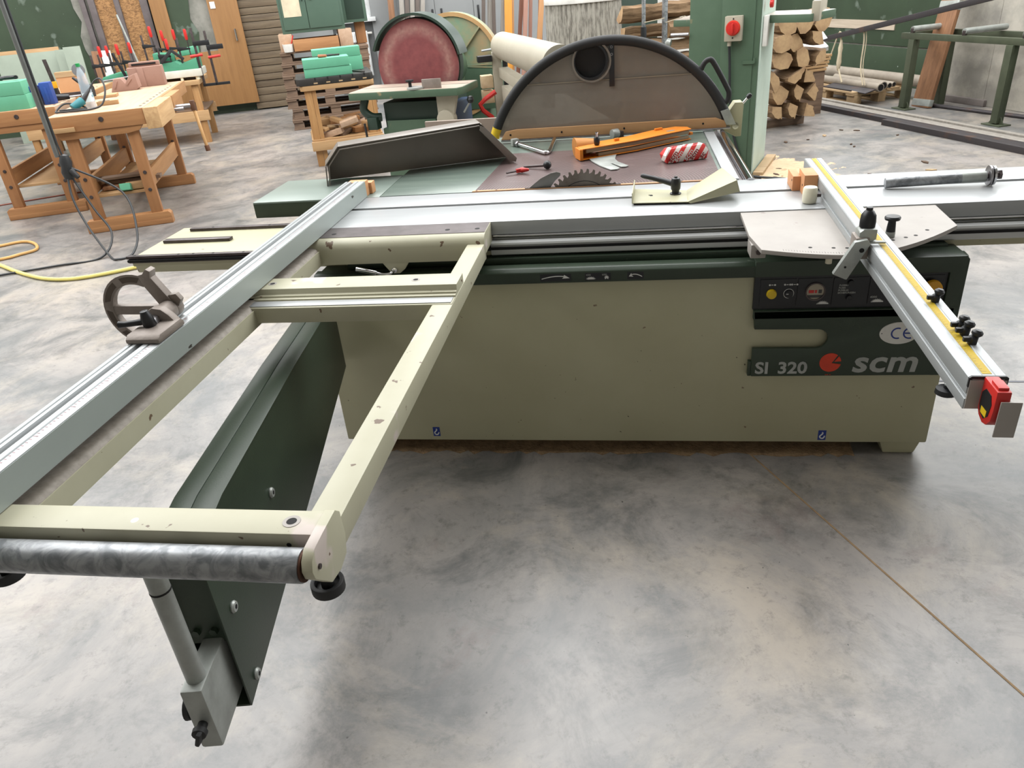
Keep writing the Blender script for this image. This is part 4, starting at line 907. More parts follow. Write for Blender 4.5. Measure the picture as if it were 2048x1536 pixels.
P('vise_jaw','beech', MB().box((.399,.74,.80),(.486,1.3,.950)), ba, bev=.006)
P('vise_head',wood('dark_vise_head',(96,62,40),(70,44,30),2), MB().cyl((.635,.80,.80),(.635,.80,.885),.024,n=14), ba, bev=.002)
P('vise_handle',wood('vise_handle_wood',(206,164,112),(180,136,88),2), MB().cyl((.638,.80,.80),(.665,.79,.47),.015,n=12), ba, bev=.001)
P('handle_cap',wood('dark_vise_cap',(110,72,48),(84,54,36),2), MB().cyl((.664,.79,.482),(.668,.788,.43),.022,n=12), ba, bev=.002)
for y in (0.0,1.62):
    for x in (-.235,.235):
        lg_ = P('leg','beech_z', MB().box((x-.045,y-.032,.10),(x+.045,y+.032,.872)), ba)
        for z in (.30,.445): MB().lathe([(.0,0),(.016,0),(.013,.007),(.0,.008)],(x,y-.032,z),(0,-1,0),10).build('leg_bolt','darksteel',lg_)
    P('foot_beam','beech_x', MB().prism([(-.345,0),(.345,0),(.345,.085),(.325,.105),(-.325,.105),(-.345,.085)],y-.045,y+.045,'y'), ba)
    P('foot_pad','beech_x', MB().box((-.340,y-.048,.004),(.340,y+.048,.045)), ba, bev=.003)
for x in (-.235,.235): P('long_rail','beech', MB().box((x-.018,.033,.30),(x+.018,1.588,.44)), ba)
P('shelf','softwood', MB().box((-.215,.06,.27),(.215,1.58,.292)), ba, bev=.002)
for i in range(11): P('dog_hole','hole', MB().box((.315,.10+i*.17,.9496),(.335,.145+i*.17,.9508)), ba, bev=0)
lefts = []
for i, (x, y, z, dx, dy, dz, rz, mt, lab) in enumerate([(.02,.75,.302,.10,1.05,.035,-.35,'oldplank','long dark plank lying askew on the shelf of the front bench'),(.06,.30,.335,.46,.10,.03,-.02,'pallet_old','grey weathered plank end across the shelf of the front bench'),(-.02,.28,.375,.42,.12,.022,.05,'pallet_old','topmost grey plank across the shelf of the front bench'),(.10,.13,.3,.16,.10,.05,.1,'softwood','short yellow wood block on the shelf of the front bench'),(-.05,.22,.30,.26,.09,.03,.0,'oldplank','small brown plank under the grey planks on the bench shelf')]):
    o = MB().cbox((0,0,0),(dx,dy,dz)).build('plank',mt,bev=.003); tag(o,lab,'plank'); o.location = H(-1.735+x,7.0+y,z+dz/2); o.rotation_euler = (0,0,HALL+rz)
o = MB().cbox((0,0,0),(.085,.12,.055)).build('foam_offcut','foam',bev=.002); tag(o,'small green foam offcut on the shelf of the front bench','foam offcut'); o.location = H(-1.70,7.075,.325); o.rotation_euler = (-.3,0,HALL)
bb_ = dup(ba, H(-2.655,7.985,-.03), HALL, 'beech joiner’s bench further left with the green foam block on it')
bb_.location.z = 0
for c in kids(bb_):
    if c.name.split('.')[0] in ('vise_block','vise_screw','vise_jaw','vise_head','vise_handle','handle_cap','stop_strip'): bpy.data.objects.remove(c)
for o_ in (ba,bb_): o_['group'] = 'joiner’s benches'
BZ = .9505
# on the rear-left bench
ob = HT('foam_block','big green foam block at the left edge on the rear bench','foam block',-2.66,8.10,BZ)
P('foam_layer','foam', MB().box((-.30,-.10,0),(.16,.22,.12)), ob, bev=.003); P('foam_layer','foam', MB().box((-.30,-.10,.122),(.15,.22,.232)), ob, bev=.003)
em = HT('ear_defenders','orange and black ear defenders resting on the big green foam block','ear defenders',-2.73,8.12,BZ+.2325)
P('ear_cup','orangep', MB().lathe([(.0,-.045),(.035,-.04),(.052,-.02),(.055,.01),(.05,.02),(.0,.02)],(-.06,0,.056),(-1,.0,.1),18), em, bev=0)
P('ear_cushion','blackrub', MB().lathe([(.0,.0),(.056,.0),(.058,.018),(.045,.03),(.0,.03)],(-.04,0,.057),(1,0,-.1),18), em, bev=0)
P('headband','black', MB().tube([(.02,.0,.03),(.05,.05,.03),(.11,.06,.028),(.16,.03,.028),(.17,-.02,.03)],.016,8), em, bev=0)
for k,(du,lab) in enumerate(((-.06,'blue plastic block on the rear bench, the left of two'),(.045,'blue plastic block on the rear bench, the right of two'))):
    t_ = HT('blue_block',lab,'plastic block',-2.43+du,8.22+.02*k,BZ,0,'blue blocks on the bench')
    P('block_body','blueplastic', MB().box((-.045,-.05,0),(.045,.06,.17+.02*k)), t_, bev=.008); P('block_rib','blueplastic', MB().box((-.012,-.055,.02),(.012,-.049,.15)), t_, bev=.002)
sq = HT('try_square','dark steel try square standing on the rear bench','try square',-2.30,8.75,BZ)
P('square_blade','darksteel', MB().prism([(-.16,.03),(-.125,.03),(-.15,.36),(-.185,.36)],-.006,.006,'y'), sq, bev=.001); P('square_stock','darksteel', MB().box((-.17,-.012,0),(.06,.012,.045)), sq, bev=.002)
cbk = HT('brown_carton','brown cardboard piece behind the try square on the rear bench','carton',-2.36,9.1,BZ)
P('carton_body',mat('cardboard',(196,150,108),.8,0,(184,138,98),scale=4), MB().box((-.15,-.03,0),(.12,.05,.22)), cbk, bev=.003); P('carton_flap','pallet', MB().box((-.15,-.035,.17),(.12,-.031,.22)), cbk, bev=0)
lvl = HT('yellow_bracket','yellow bracket with a black grip lying on the rear bench','tool',-2.52,8.72,BZ)
P('bracket','amber', MB().prism([(-.14,.08),(.10,.10),(.10,.16),(.06,.16),(.05,.13),(-.10,.12),(-.14,.12)],-.015,.015,'y'), lvl, bev=.003); P('grip','black', MB().box((.03,-.02,0),(.09,.02,.1)), lvl, bev=.005)
pl2 = HT('hand_drill','black hand tool with a steel bit lying on the rear bench','drill',-2.29,8.42,BZ)
P('tool_body','black', MB().cyl((-.10,0,.035),(.02,.02,.03),.032,.022,n=14), pl2, bev=.004); P('tool_bit','steel', MB().cyl((.02,.02,.03),(.12,.035,.03),.008,n=8), pl2, bev=0)
glue = HT('black_glue_pot','black pot with a spout at the back edge of the front bench','pot',-2.045,8.25,BZ)
P('pot','black', MB().lathe([(.0,0),(.055,0),(.06,.10),(.05,.13),(.0,.135)]), glue, bev=0); P('spout','black', MB().cyl((-.02,.0,.13),(-.10,.02,.20),.022,.012,n=10), glue, bev=0)
cd_ = HT('grey_disc','small grey disc standing behind the plastic bottle','disc',-2.02,8.05,BZ)
P('disc',mat('grey_disc',(120,124,128),.4), MB().cyl((0,-.006,.27),(0,.006,.27),.055,n=20), cd_, bev=.001); P('disc_stem','darksteel', MB().cyl((0,0,0),(0,0,.22),.008,n=8), cd_, bev=0)
# on the front bench
bt_ = HT('plastic_bottle','clear plastic bottle with green cap standing on the front bench','bottle',-1.855,7.42,BZ)
P('bottle_body','bottle', MB().lathe([(.0,0),(.036,0),(.042,.015),(.041,.07),(.043,.10),(.043,.15),(.040,.20),(.034,.26),(.020,.30),(.014,.315),(.014,.325),(.0,.326)],n=20), bt_, bev=0)
P('bottle_label',mat('bottle_label',(206,222,226),.5,0,(70,130,150),scale=12,lo=.5,hi=.6), MB().ring((0,0,.05),(0,0,.12),.0438,.0430,20), bt_, bev=0)
P('bottle_cap','capgreen', MB().lathe([(.0,.325),(.017,.325),(.017,.350),(.0,.352)]), bt_, bev=0)
tool = HT('router_tool','teal and black hand router with its coiled cable on the front bench','power tool',-1.97,7.22,BZ)
P('tool_body','teal', MB().cyl((.02,0,.03),(.10,.06,.075),.030,.034,n=16), tool, bev=.004); P('tool_neck','black', MB().cyl((.10,.06,.075),(.165,.11,.15),.024,.010,n=14), tool, bev=.003)
cp_ = [(.165,.11,.15),(.22,.13,.21),(.28,.10,.22),(.30,.04,.14),(.26,-.02,.04),(.18,-.05,.012),(.05,-.05,.012),(-.08,-.03,.012),(-.12,.03,.014),(-.06,.09,.06),(.02,.10,.05),(.12,.02,.016),(.02,-.03,.022),(-.08,.0,.022)]
P('tool_cable','cable', MB().tube(smoothpath(cp_,6),.0075,7), tool, bev=0)
for k,(u_,v_,dx,dy,dz,rz,lab) in enumerate(((-1.98,7.72,.10,.45,.03,.25,'pale wooden strip beside the bottle on the front bench'),(-1.93,8.32,.22,.20,.025,.1,'pale square wooden offcut at the back of the front bench'),(-1.74,7.52,.17,.07,.035,.12,'small wooden box with a dark slot beside the bottle'))):
    o = MB().cbox((0,0,dz/2),(dx,dy,dz)).build('wood_offcut','softwood',bev=.003); tag(o,lab,'wood offcut'); o.location = H(u_,v_,BZ); o.rotation_euler = (0,0,HALL+rz)
    if k == 2: MB().box((-.07,-.02,dz+.0002),(.02,.015,dz+.0012)).build('slot','hole',o)
cm = HT('carved_mould','small carved pinkish-brown foam mould on the front bench','foam mould',-1.87,8.85,BZ)
P('mould_block','clay', MB().prism([(-.10,0),(-.05,.12),(.02,.12),(.05,.07),(.10,.13),(.16,.15),(.17,.02),(.14,0)],-.06,.10,'y'), cm, bev=.006)
P('mould_groove','clay', MB().bar((-.06,-.062,.03),(-.02,-.062,.10),.012,.012).bar((.06,-.062,.05),(.12,-.062,.11),.012,.012), cm, bev=.002)
cm2 = HT('carved_mould','large carved pinkish-brown foam mould with a slot behind the small one','foam mould',-1.66,9.12,BZ)
P('mould_block','clay', MB().box((-.17,-.05,0),(.17,.10,.19)), cm2, bev=.008)
P('mould_shelf','clay', MB().box((-.15,.02,.19),(.15,.10,.235)), cm2, bev=.006)
P('mould_slot','hole', MB().box((-.12,.012,.205),(.12,.021,.222)), cm2, bev=0)
P('mould_pilaster','clay', MB().box((-.07,-.062,0),(-.01,-.05,.18)), cm2, bev=.004)

# ---------------------------------------------------------------- rear table with clamped moulds
t3 = HT('clamping_table','low wooden table behind the benches carrying clamped green moulds','table',-2.02,11.55)
P('table_top','softwood', MB().box((-1.70,-.22,.745),(.58,.85,.800)), t3)
for x in (-1.62,-.60,.50):
    for y in (-.14,.74): P('leg','softwood_z', MB().box((x-.04,y-.04,0),(x+.04,y+.04,.745)), t3)
for y in (-.19,.79): P('stretcher','softwood', MB().box((-1.68,y-.018,.29),(.60,y+.018,.42)), t3)
P('lower_shelf','pallet_old', MB().box((-1.66,-.16,.42),(.58,.78,.44)), t3, bev=.002)
g1 = HT('clamped_mould','green foam mould with a white skirt clamped on the rear table','foam mould',-1.66,11.60,.8005)
P('mould_base',mat('dusty_white',(206,204,194),.7,0,(190,186,172),scale=5), MB().box((-.33,-.17,.04),(.27,.42,.13)), g1, bev=.01)
P('mould_leg','cream', MB().cyl((.0,-.14,0),(.0,-.14,.05),.02,n=10), g1, bev=0)
P('mould_leg','cream', MB().cyl((.2,-.12,0),(.2,-.12,.05),.03,n=10), g1, bev=0)
P('mould_body','foam2', MB().prism([(-.32,.13),(.24,.13),(.24,.26),(.02,.20),(-.04,.24),(-.32,.22)],-.13,.38,'y'), g1, bev=.006)
P('mould_wing','foam2', MB().prism([(-.30,.22),(-.06,.22),(-.06,.34),(-.30,.36)],-.05,.22,'y'), g1, bev=.02)
P('mould_wing','foam', MB().prism([(-.05,.28),(.25,.30),(.25,.40),(.02,.37)],.12,.34,'y'), g1, bev=.015)
g2 = HT('flat_mould','low dark green mould with rods on the left of the rear table','foam mould',-2.42,11.55,.8005)
P('mould_base','paleboard', MB().box((-.22,-.14,0),(.22,.30,.09)), g2, bev=.006)
P('mould_body','foam2', MB().prism([(-.22,.09),(.24,.09),(.25,.19),(-.05,.17),(-.20,.14)],-.10,.28,'y'), g2, bev=.01)
P('rod','steel', MB().cyl((-.20,-.16,.10),(.22,-.16,.13),.012,n=10), g2, bev=0)
def fclamp(u, v, zb, zt, lab, tilt=0, ln=.30):
    t_ = HT('bar_clamp',lab,'clamp',u,v,zb,tilt,'red-handled bar clamps')
    h_ = zt-zb
    P('bar','darksteel', MB().box((-.012,-.005,0),(.012,.005,h_-.10)), t_, bev=.001)
    P('fixed_jaw','darksteel', MB().prism([(-.014,.0),(.13,.0),(.13,.02),(.012,.035),(-.014,.035)],-.008,.008,'y'), t_, bev=.003)
    z0 = max(.06,h_-.26)
    P('sliding_jaw','black', MB().prism([(-.02,z0),(.14,z0+.01),(.14,z0+.03),(.016,z0+.05),(-.02,z0+.05)],-.011,.011,'y'), t_, bev=.003)
    P('spindle','darksteel', MB().cyl((.125,0,z0-.06),(.125,0,h_-.13),.007,n=8), t_, bev=0)
    P('handle','red', MB().lathe([(.0,0),(.014,0),(.020,.02),(.020,.11),(.016,.13),(.0,.132)],(.125,0,h_-.135),(0,0,1),12), t_, bev=0)
    return t_
for (u_,v_,zb,zt,lab,tl) in ((-2.72,11.62,.8005,1.31,'leftmost red-handled bar clamp on the rear table',0),(-2.66,11.75,.8005,1.305,'red-handled bar clamp next to the leftmost one',.2),(-2.49,11.6,.8005,1.318,'third red-handled bar clamp from the left on the rear table',-.2),(-2.36,11.7,.8005,1.32,'fourth red-handled bar clamp from the left, before the grey rod',0),
    (-2.045,11.62,.8005,1.485,'tall red-handled bar clamp left of the green mould, before the steel post',0),(-1.965,11.95,.8005,1.42,'red-handled bar clamp behind the left of the green mould',.15),(-1.82,12.0,.8005,1.417,'red-handled bar clamp at the middle back of the green mould',0),(-1.865,11.50,1.03,1.326,'short red-handled bar clamp standing on the green mould',0),(-1.61,11.55,.8005,1.416,'tall red-handled bar clamp at the right of the green mould',0)):
    fclamp(u_,v_,zb,zt,lab,tl)
for k,(du,lab) in enumerate(((0,'long dark bar clamp hanging at the right end of the rear table'),(.10,'rightmost long dark bar clamp beside the plywood door'))):
    t_ = HT('long_bar_clamp',lab,'clamp',-1.40+du*1.6,11.50,.70)
    P('bar','darksteel', MB().box((-.016,-.006,.02),(.016,.006,.72-.05*k)), t_, bev=.002)
    P('fixed_jaw','black', MB().box((-.02,-.012,0),(.17,.012,.035)), t_, bev=.004)
    P('sliding_jaw','black', MB().box((-.02,-.014,.50-.06*k),(.19,.014,.56-.06*k)), t_, bev=.005)
    P('handle','red', MB().cyl((-.09+.06*k,0,.38-.03*k),(.07+.06*k,0,.39-.03*k),.018,n=12), t_, bev=.002)
hv = HT('black_hand_tool','black angled hand clamp lying across the green mould','hand clamp',-1.70,11.44,1.03)
P('arm','blackrub', MB().bar((-.16,0,.01),(.0,0,.15),.03,.04), hv, bev=.004); P('arm','blackrub', MB().bar((.0,.0,.15),(.13,0,.03),.03,.035), hv, bev=.004)
hv2 = HT('black_lever_clamp','black upright lever clamp on the left of the rear table','hand clamp',-2.36,11.40,.80)
P('lever','black', MB().bar((.06,0,.05),(-.03,0,.36),.025,.035), hv2, bev=.004); P('lever_tip','black', MB().cyl((-.03,0,.34),(-.04,0,.42),.018,n=10), hv2, bev=.002); P('lever_base','darksteel', MB().box((.03,-.02,0),(.1,.02,.06)), hv2, bev=.003)
rd = HT('steel_rod','pale steel rod standing up behind the moulds against the board wall','rod',-2.28,12.3,.8005)
P('rod_shaft','zinc', MB().cyl((.02,.0,0),(-.12,.05,.85),.013,n=10), rd, bev=0); P('rod_sleeve','galv', MB().cyl((.02,0,.02),(-.01,.01,.17),.022,n=10), rd, bev=0)
# pale boards leaning at the left wall
for k,(u_,v_,w_,h_,lab) in enumerate(((-4.05,13.6,.95,1.26,'wide pale green board leaning at the far left wall'),(-3.55,13.45,.20,1.27,'narrow pale green board leaning next to the wide one'),(-3.37,13.3,.24,1.30,'rightmost pale green board leaning at the green wall'),(-4.1,13.7,.9,1.31,'thin wooden panel leaning behind the wide pale board'))):
    o = MB().box((-w_/2,-.012,0),(w_/2,.012,h_)).build('leaning_board','softwood' if k == 3 else 'paleboard',bev=.003); tag(o,lab,'board'); o.location = H(u_,v_,0); o.rotation_euler = (R(-7),0,HALL)
for k,(u_,v_,w_,mt,lab) in enumerate(((-2.98,12.75,.16,'oldplank','brown plank standing behind the bottle'),(-2.86,12.70,.13,'white','white printed panel strip standing beside the brown plank'))):
    o = MB().box((-w_/2,-.012,0),(w_/2,.012,1.22)).build('standing_plank',mt,bev=.003); tag(o,lab,'plank'); o.location = H(u_,v_,0); o.rotation_euler = (R(-4),R(4),HALL)
# grey power drop with plugs and cables
pd = HT('power_drop','grey steel power drop pole hanging by the front bench with black cables','cable drop',-2.00,6.60,.60)
P('pole',mat('grey_tube',(116,118,116),.4,.5,(100,102,100),scale=4), MB().cyl((0,0,.10),(0,0,4.5),.020,n=12), pd, bev=0)
P('plug_cluster','cable', MB().lathe([(.0,-.10),(.035,-.09),(.048,-.04),(.040,.0),(.045,.04),(.030,.09),(.0,.10)],(.04,-.01,.02),(0.1,0,1),10), pd, bev=0)
P('plug','blackrub', MB().cyl((.07,-.04,.0),(.11,-.06,-.06),.024,.018,n=10), pd, bev=.003)
P('pole_cable','cable', MB().tube([(.025,0,4.5),(.026,0,2),(.028,-.005,.2),(.04,-.01,.05)],.008,6), pd, bev=0)
def drop(*pts): 
    P('cable','cable', MB().tube(smoothpath([(a,b,c-.60) for a,b,c in pts],7),.0085,7), pd, bev=0)
drop((.03,-.02,.58),(.03,-.10,.40),(.10,-.22,.20),(.26,-.50,.02),(.34,-.62,.012),(.44,-.55,.02),(.47,-.35,.14),(.40,-.12,.40),(.06,-.02,.62))
drop((.05,-.02,.55),(.16,-.12,.30),(.26,-.25,.12),(.20,-.50,.012),(-.10,-.55,.012),(-.6,-.60,.012),(-1.1,-.75,.012),(-1.6,-.9,.012))

# hoses on the floor
def floorline(name, label, cat, mt, px_pts, rr):
    o = MB().tube(smoothpath([(x,y,rr) for x,y in px_pts],8),rr,8).build(name,mt); return tag(o,label,cat)
floorline('yellow_hose','pale yellow air hose curving over the floor at the left','hose','hose_y',[(-5.6,5.25),(-5.1,5.02),(-4.78,4.86),(-4.46,4.67),(-4.14,4.52),(-3.91,4.49),(-3.72,4.56),(-3.47,4.73),(-3.1,5.0),(-2.6,5.2)],.014)
floorline('orange_hose','orange hose loop on the floor at the left edge','hose','hose_o',[(-5.8,5.0),(-5.45,5.2),(-5.2,5.37),(-5.09,5.46),(-4.98,5.45),(-4.84,5.35),(-4.75,5.22),(-4.81,5.11),(-4.9,5.0),(-5.3,4.75),(-5.8,4.5)],.012)
floorline('brown_cable','thin reddish brown cable on the floor under the rear bench','cable','cable_r',[(-7.2,6.3),(-6.42,6.83),(-6.1,7.05),(-5.7,7.3),(-5.2,7.6)],.007)

# ---------------------------------------------------------------- stand with slotted iron plate
st2 = HT('offcut_stand','wooden stand with a slotted black iron plate and a shelf of offcuts','stand',.24,8.60)
P('stand_top','softwood', MB().prism([(-.37,.0),(-.34,-.03),(.38,-.03),(.40,.0),(.40,.78),(-.37,.78)],.775,.825), st2)
ip = P('iron_plate','castblack', MB().prism([(-.40,.02),(-.36,-.035),(.37,-.035),(.40,.0),(.40,.70),(-.40,.70)],.826,.895), st2, bev=.008)
for x in (-.20,-.07,.06,.19,.31):
    MB().box((x-.008,-.0352,.868),(x+.008,.70,.8958)).build('tee_slot','hole',ip); MB().box((x-.020,-.0362,.838),(x+.020,-.0345,.850)).build('slot_foot','pallet',ip)
for x in (-.27,.34):
    for y in (.04,.70):
        P('leg','softwood_z', MB().box((x-.065,y-.045,0),(x+.01,y+.045,.775)), st2, bev=.003); P('leg_half','softwood_z', MB().box((x+.012,y-.045,.02),(x+.055,y+.045,.775)), st2, bev=.003)
for y in (-.03,.77): P('shelf_rail','softwood', MB().box((-.36,y-.02,.17),(.42,y+.02,.265)), st2)
P('shelf_board','softwood', MB().box((-.35,-.01,.265),(.41,.75,.285)), st2, bev=.002)
fb1 = HT('foam_block','stepped green foam block in front on the slotted iron plate','foam block',.17,8.64,.896)
P('foam_layer','foam', MB().box((-.225,-.045,0),(.265,.26,.085)), fb1, bev=.003); P('foam_layer','foam', MB().box((-.225,-.050,.087),(.250,.26,.175)), fb1, bev=.003)
fb2 = HT('foam_block','long green foam block behind on the slotted iron plate','foam block',.36,9.05,.896)
P('foam_layer','foam', MB().box((-.30,-.02,0),(.225,.22,.14)), fb2, bev=.003); P('foam_layer','foam', MB().box((-.30,-.02,.142),(.215,.22,.235)), fb2, bev=.003)
ch = HT('chisel','wooden-handled chisel lying on the front green foam block','chisel',.12,8.70,1.0715,-.5)
P('handle',wood('chisel_handle',(168,100,66),(140,78,50),0), MB().cyl((-.0,0,.016),(.09,0,.016),.017,.014,n=12), ch, bev=.002); P('blade','darksteel', MB().box((-.10,-.010,.008),(0,.010,.016)), ch, bev=.001)
sp = HT('pliers','dark pliers lying on the front green foam block','pliers',.24,8.78,1.0715,-.2)
P('grip','cable', MB().cyl((-.10,0,.011),(.03,.01,.011),.010,n=8), sp, bev=0); P('jaw','darksteel', MB().box((.03,-.008,.002),(.10,.026,.018)), sp, bev=.003); P('grip','cable', MB().cyl((-.10,.035,.011),(.03,.015,.011),.010,n=8), sp, bev=0)
bl_ = HT('steel_rule','grey steel bar lying across the slots of the iron plate','bar',.50,8.75,.8965,.35)
P('bar','darksteel', MB().box((-.015,-.15,0),(.015,.15,.012)), bl_, bev=.001); P('bar_tip','white', MB().box((-.02,.15,0),(.02,.20,.010)), bl_, bev=.001)
ofs = ['softwood','pallet','benchtop','pallet_old','softwood','beech']
for k in range(30):
    lay = k//10; x = -.26+.60*rnd.random(); y = .05+.55*rnd.random()-.04*lay
    dx, dy, dz = rnd.uniform(.08,.24), rnd.uniform(.04,.10), rnd.uniform(.025,.06)
    o = MB().cbox((0,0,0),(dx,dy,dz)).build('wood_offcut',ofs[k%6],bev=.002); o.location = H(.24+x,8.60+y,.318+lay*.055); o.rotation_euler = (rnd.uniform(-.2,.2),rnd.uniform(-.25,.25),HALL+rnd.uniform(-1,1))
    tag(o,'small wooden offcut heaped on the shelf of the iron-plate stand','wood offcut','offcuts on the stand shelf')
# ---------------------------------------------------------------- pallets with cabinet
pal = HT('wooden_pallet','old grey-brown pallet, bottom of the tall stack','pallet',.24,11.85)
for i,x in enumerate((-.52,0,.52)):
    for y in (-.33,0,.33): P('block','pallet_old', MB().box((x-.07,y-.05,.022),(x+.07,y+.05,.100)), pal, bev=.003)
for y in (-.33,0,.33): P('bottom_board','pallet_old', MB().box((-.60,y-.05,0),(.60,y+.05,.022)), pal, bev=.002); 
for x in (-.53,0,.53): P('cross_board','pallet_old', MB().box((x-.07,-.40,.100),(x+.07,.40,.122)), pal, bev=.002)
for y in (-.35,-.175,0,.175,.35): P('top_board','pallet_old', MB().box((-.60,y-.055,.122),(.60,y+.055,.144)), pal, bev=.002)
ord_ = ['second','third','fourth','fifth','sixth','seventh','topmost']
for k in range(1,7):
    dup(pal, H(.24+rnd.uniform(-.025,.025),11.85+rnd.uniform(-.03,.03),.1445*k), HALL+rnd.uniform(-.03,.03), 'old grey-brown pallet, %s from the bottom of the tall stack' % ord_[k-1] if k < 6 else 'old grey-brown pallet on top of the tall stack')
for o_ in [o for o in bpy.data.objects if o.name.startswith('wooden_pallet')]: o_['group'] = 'pallets in the tall stack'
PZ = .1445*7
for k,(u_,lab) in enumerate(((-.22,'thick wooden block under the left of the green cabinet'),(.585,'thick wooden block under the right of the green cabinet'))):
    o = MB().box((-.10,-.10,0),(.08,.40,.2175)).build('beam_block','benchtop',bev=.006); tag(o,lab,'wood block'); o.location = H(u_,11.62,PZ+.001); o.rotation_euler = (0,0,HALL)
dr = HT('open_wooden_box','open wooden drawer box under the green cabinet','box',.17,11.55,PZ+.0005)
P('front','beech_x', MB().box((-.31,-.12,0),(.30,-.10,.145)), dr); P('side','beech', MB().box((-.31,-.10,0),(-.29,.30,.145)), dr); P('side','beech', MB().box((.28,-.10,0),(.30,.30,.145)), dr); P('back','beech_x', MB().box((-.29,.28,0),(.28,.30,.145)), dr); P('bottom','beech_x', MB().box((-.29,-.10,0),(.28,.28,.012)), dr, bev=0)
tb = HT('white_tub','white plastic tub with a red brush beside the drawer','tub',-.215,11.49,PZ+.0005)
P('tub','white', MB().lathe([(.0,0),(.062,0),(.075,.10),(.070,.10),(.058,.01),(.0,.01)],n=20), tb, bev=0); P('brush','red', MB().cyl((.02,0,.02),(.09,.0,.20),.008,n=8), tb, bev=0); P('paste','amber', MB().cyl((0,0,.01),(0,0,.085),.06,n=16), tb, bev=0)
gc = HT('green_cabinet','green steel two-door cabinet standing on the tall pallet stack','cabinet',.17,11.58,PZ+.219)
P('carcass','cabgreen', MB().box((-.42,-.04,0),(.42,.42,.90)), gc, bev=.004)
for x0,x1 in ((-.385,-.055),(-.045,.385)):
    dd = P('door','cabgreen', MB().box((x0,-.056,.045),(x1,-.041,.86)), gc, bev=.003)
    hx = -.09 if x1 < 0 else .02
    MB().tube([(hx,-.056,.385),(hx,-.08,.39),(hx,-.08,.47),(hx,-.056,.475)],.008,6).build('handle','mgreen_d',dd)
P('notice',mat('yellowed_paper',(212,200,172),.8), MB().box((-.36,-.0600,.20),(-.13,-.0565,.80)), gc, bev=0)
gc2 = HT('green_side_cabinet','dark green box cabinet at the right of the green two-door cabinet','cabinet',.76,11.75,PZ+.28)
P('carcass','cabgreen', MB().box((-.165,-.04,0),(.16,.50,.83)), gc2, bev=.004); P('door_seam','mgreen_d', MB().box((-.12,-.045,.04),(.12,-.0405,.80)), gc2, bev=.002)
P('support','beech_z', MB().box((-.02,.10,-.276),(.12,.30,0)), gc2, bev=.002)

# ---------------------------------------------------------------- disc sander
sa = thing('disc_sander','green disc sander with a big red abrasive disc and tilting table','sander',(-1.80,6.30,0),R(-7))
P('pedestal','mgreen', MB().box((-.27,.05,.03),(.27,.85,.60)), sa, bev=.01)
P('pedestal_foot','mgreen_d', MB().box((-.31,.0,0),(.31,.90,.06)), sa, bev=.008)
P('pedestal_neck','mgreen_d', MB().box((-.25,.08,.60),(.26,.80,.80)), sa, bev=.01)
P('cover_plate','mgreen', MB().box((-.22,.043,.12),(.22,.051,.66)), sa, bev=.002)
P('sanding_table','mgreen', MB().prism([(-.48,-.07),(.47,-.07),(.50,.0),(.50,.40),(-.50,.46),(-.50,.0)],.845,.902), sa, bev=.006)
P('table_surface','mtop', MB().prism([(-.475,-.064),(.463,-.064),(.492,.0),(.492,.393),(-.492,.452),(-.492,.0)],.902,.9035), sa, bev=0)
P('table_groove','mgreen_d', MB().box((-.47,.20,.9034),(.48,.215,.9042)), sa, bev=0)
def abr(N, L, vec, out):
    mp = N.new('ShaderNodeVectorMath'); mp.operation = 'LENGTH'; L.new(vec, mp.inputs[0])
    cr = N.new('ShaderNodeValToRGB'); e = cr.color_ramp.elements; e[0].position = .22; e[0].color = (0,0,0,1); e[1].position = .29; e[1].color = (.55,.55,.55,1)
    e2 = cr.color_ramp.elements.new(.35); e2.color = (0.05,.05,.05,1); L.new(mp.outputs['Value'], cr.inputs[0])
    n = N.new('ShaderNodeTexNoise'); n.inputs['Scale'].default_value = 30; L.new(vec, n.inputs['Vector'])
    ml = N.new('ShaderNodeMath'); ml.operation = 'MULTIPLY'; L.new(cr.outputs[0], ml.inputs[0]); L.new(n.outputs['Fac'], ml.inputs[1])
    return mixc(N, L, out, lin((190,160,146)), ml.outputs[0])
M['abrasive'] = mat('red_abrasive_disc',(126,66,66),.8,0,(108,54,56),scale=14,extra=abr)
dc = MB().cyl((0,-.012,0),(0,.012,0),.368,n=64).build('abrasive_disc','abrasive',sa,bev=.002); dc.location = (-.055,.50,1.035)
# guard hood around the disc
hd = MB(); vs, fs = [], []; nA = 30
for i in range(nA+1):
    a = R(2+150*i/nA+8); 
    for (rr,yy) in ((.392,.45),(.412,.45),(.412,.66),(.392,.66)): vs.append((-.055+rr*math.cos(a),yy,1.035+rr*math.sin(a)))
for i in range(nA):
    for j in range(4): fs.append((i*4+j,i*4+(j+1)%4,(i+1)*4+(j+1)%4,(i+1)*4+j))
fs += [(3,2,1,0),tuple(range(nA*4,nA*4+4))]
P('disc_hood','mgreen_d', hd.add(vs,fs), sa, bev=0)
P('disc_backing','mgreen_d', MB().cyl((-.055,.53,1.035),(-.055,.62,1.035),.376,n=48), sa, bev=.004)
P('motor','mgreen', MB().cyl((.05,.62,.98),(.05,1.02,.98),.17,n=28), sa, bev=.01)
mg = P('mitre_gauge','castgrey', MB().box((.16,-.02,.9045),(.32,.0,.975)), sa, bev=.002); mg.rotation_euler = (0,0,0)
P('gauge_head','zinc', MB().cyl((.10,.0,.9045),(.10,.0,.92),.075,n=20), sa, bev=.002); P('gauge_knob','black', MB().cyl((.05,.0,.92),(.05,.0,.96),.014,n=10).cyl((.05,.0,.96),(.05,.0,.975),.035,n=8), sa, bev=.003)
P('table_quadrant','cream_m', MB().prism([(.26,.84),(.44,.84),(.40,.70),(.30,.60),(.26,.62)],.0,.05,'y'), sa, bev=.006)
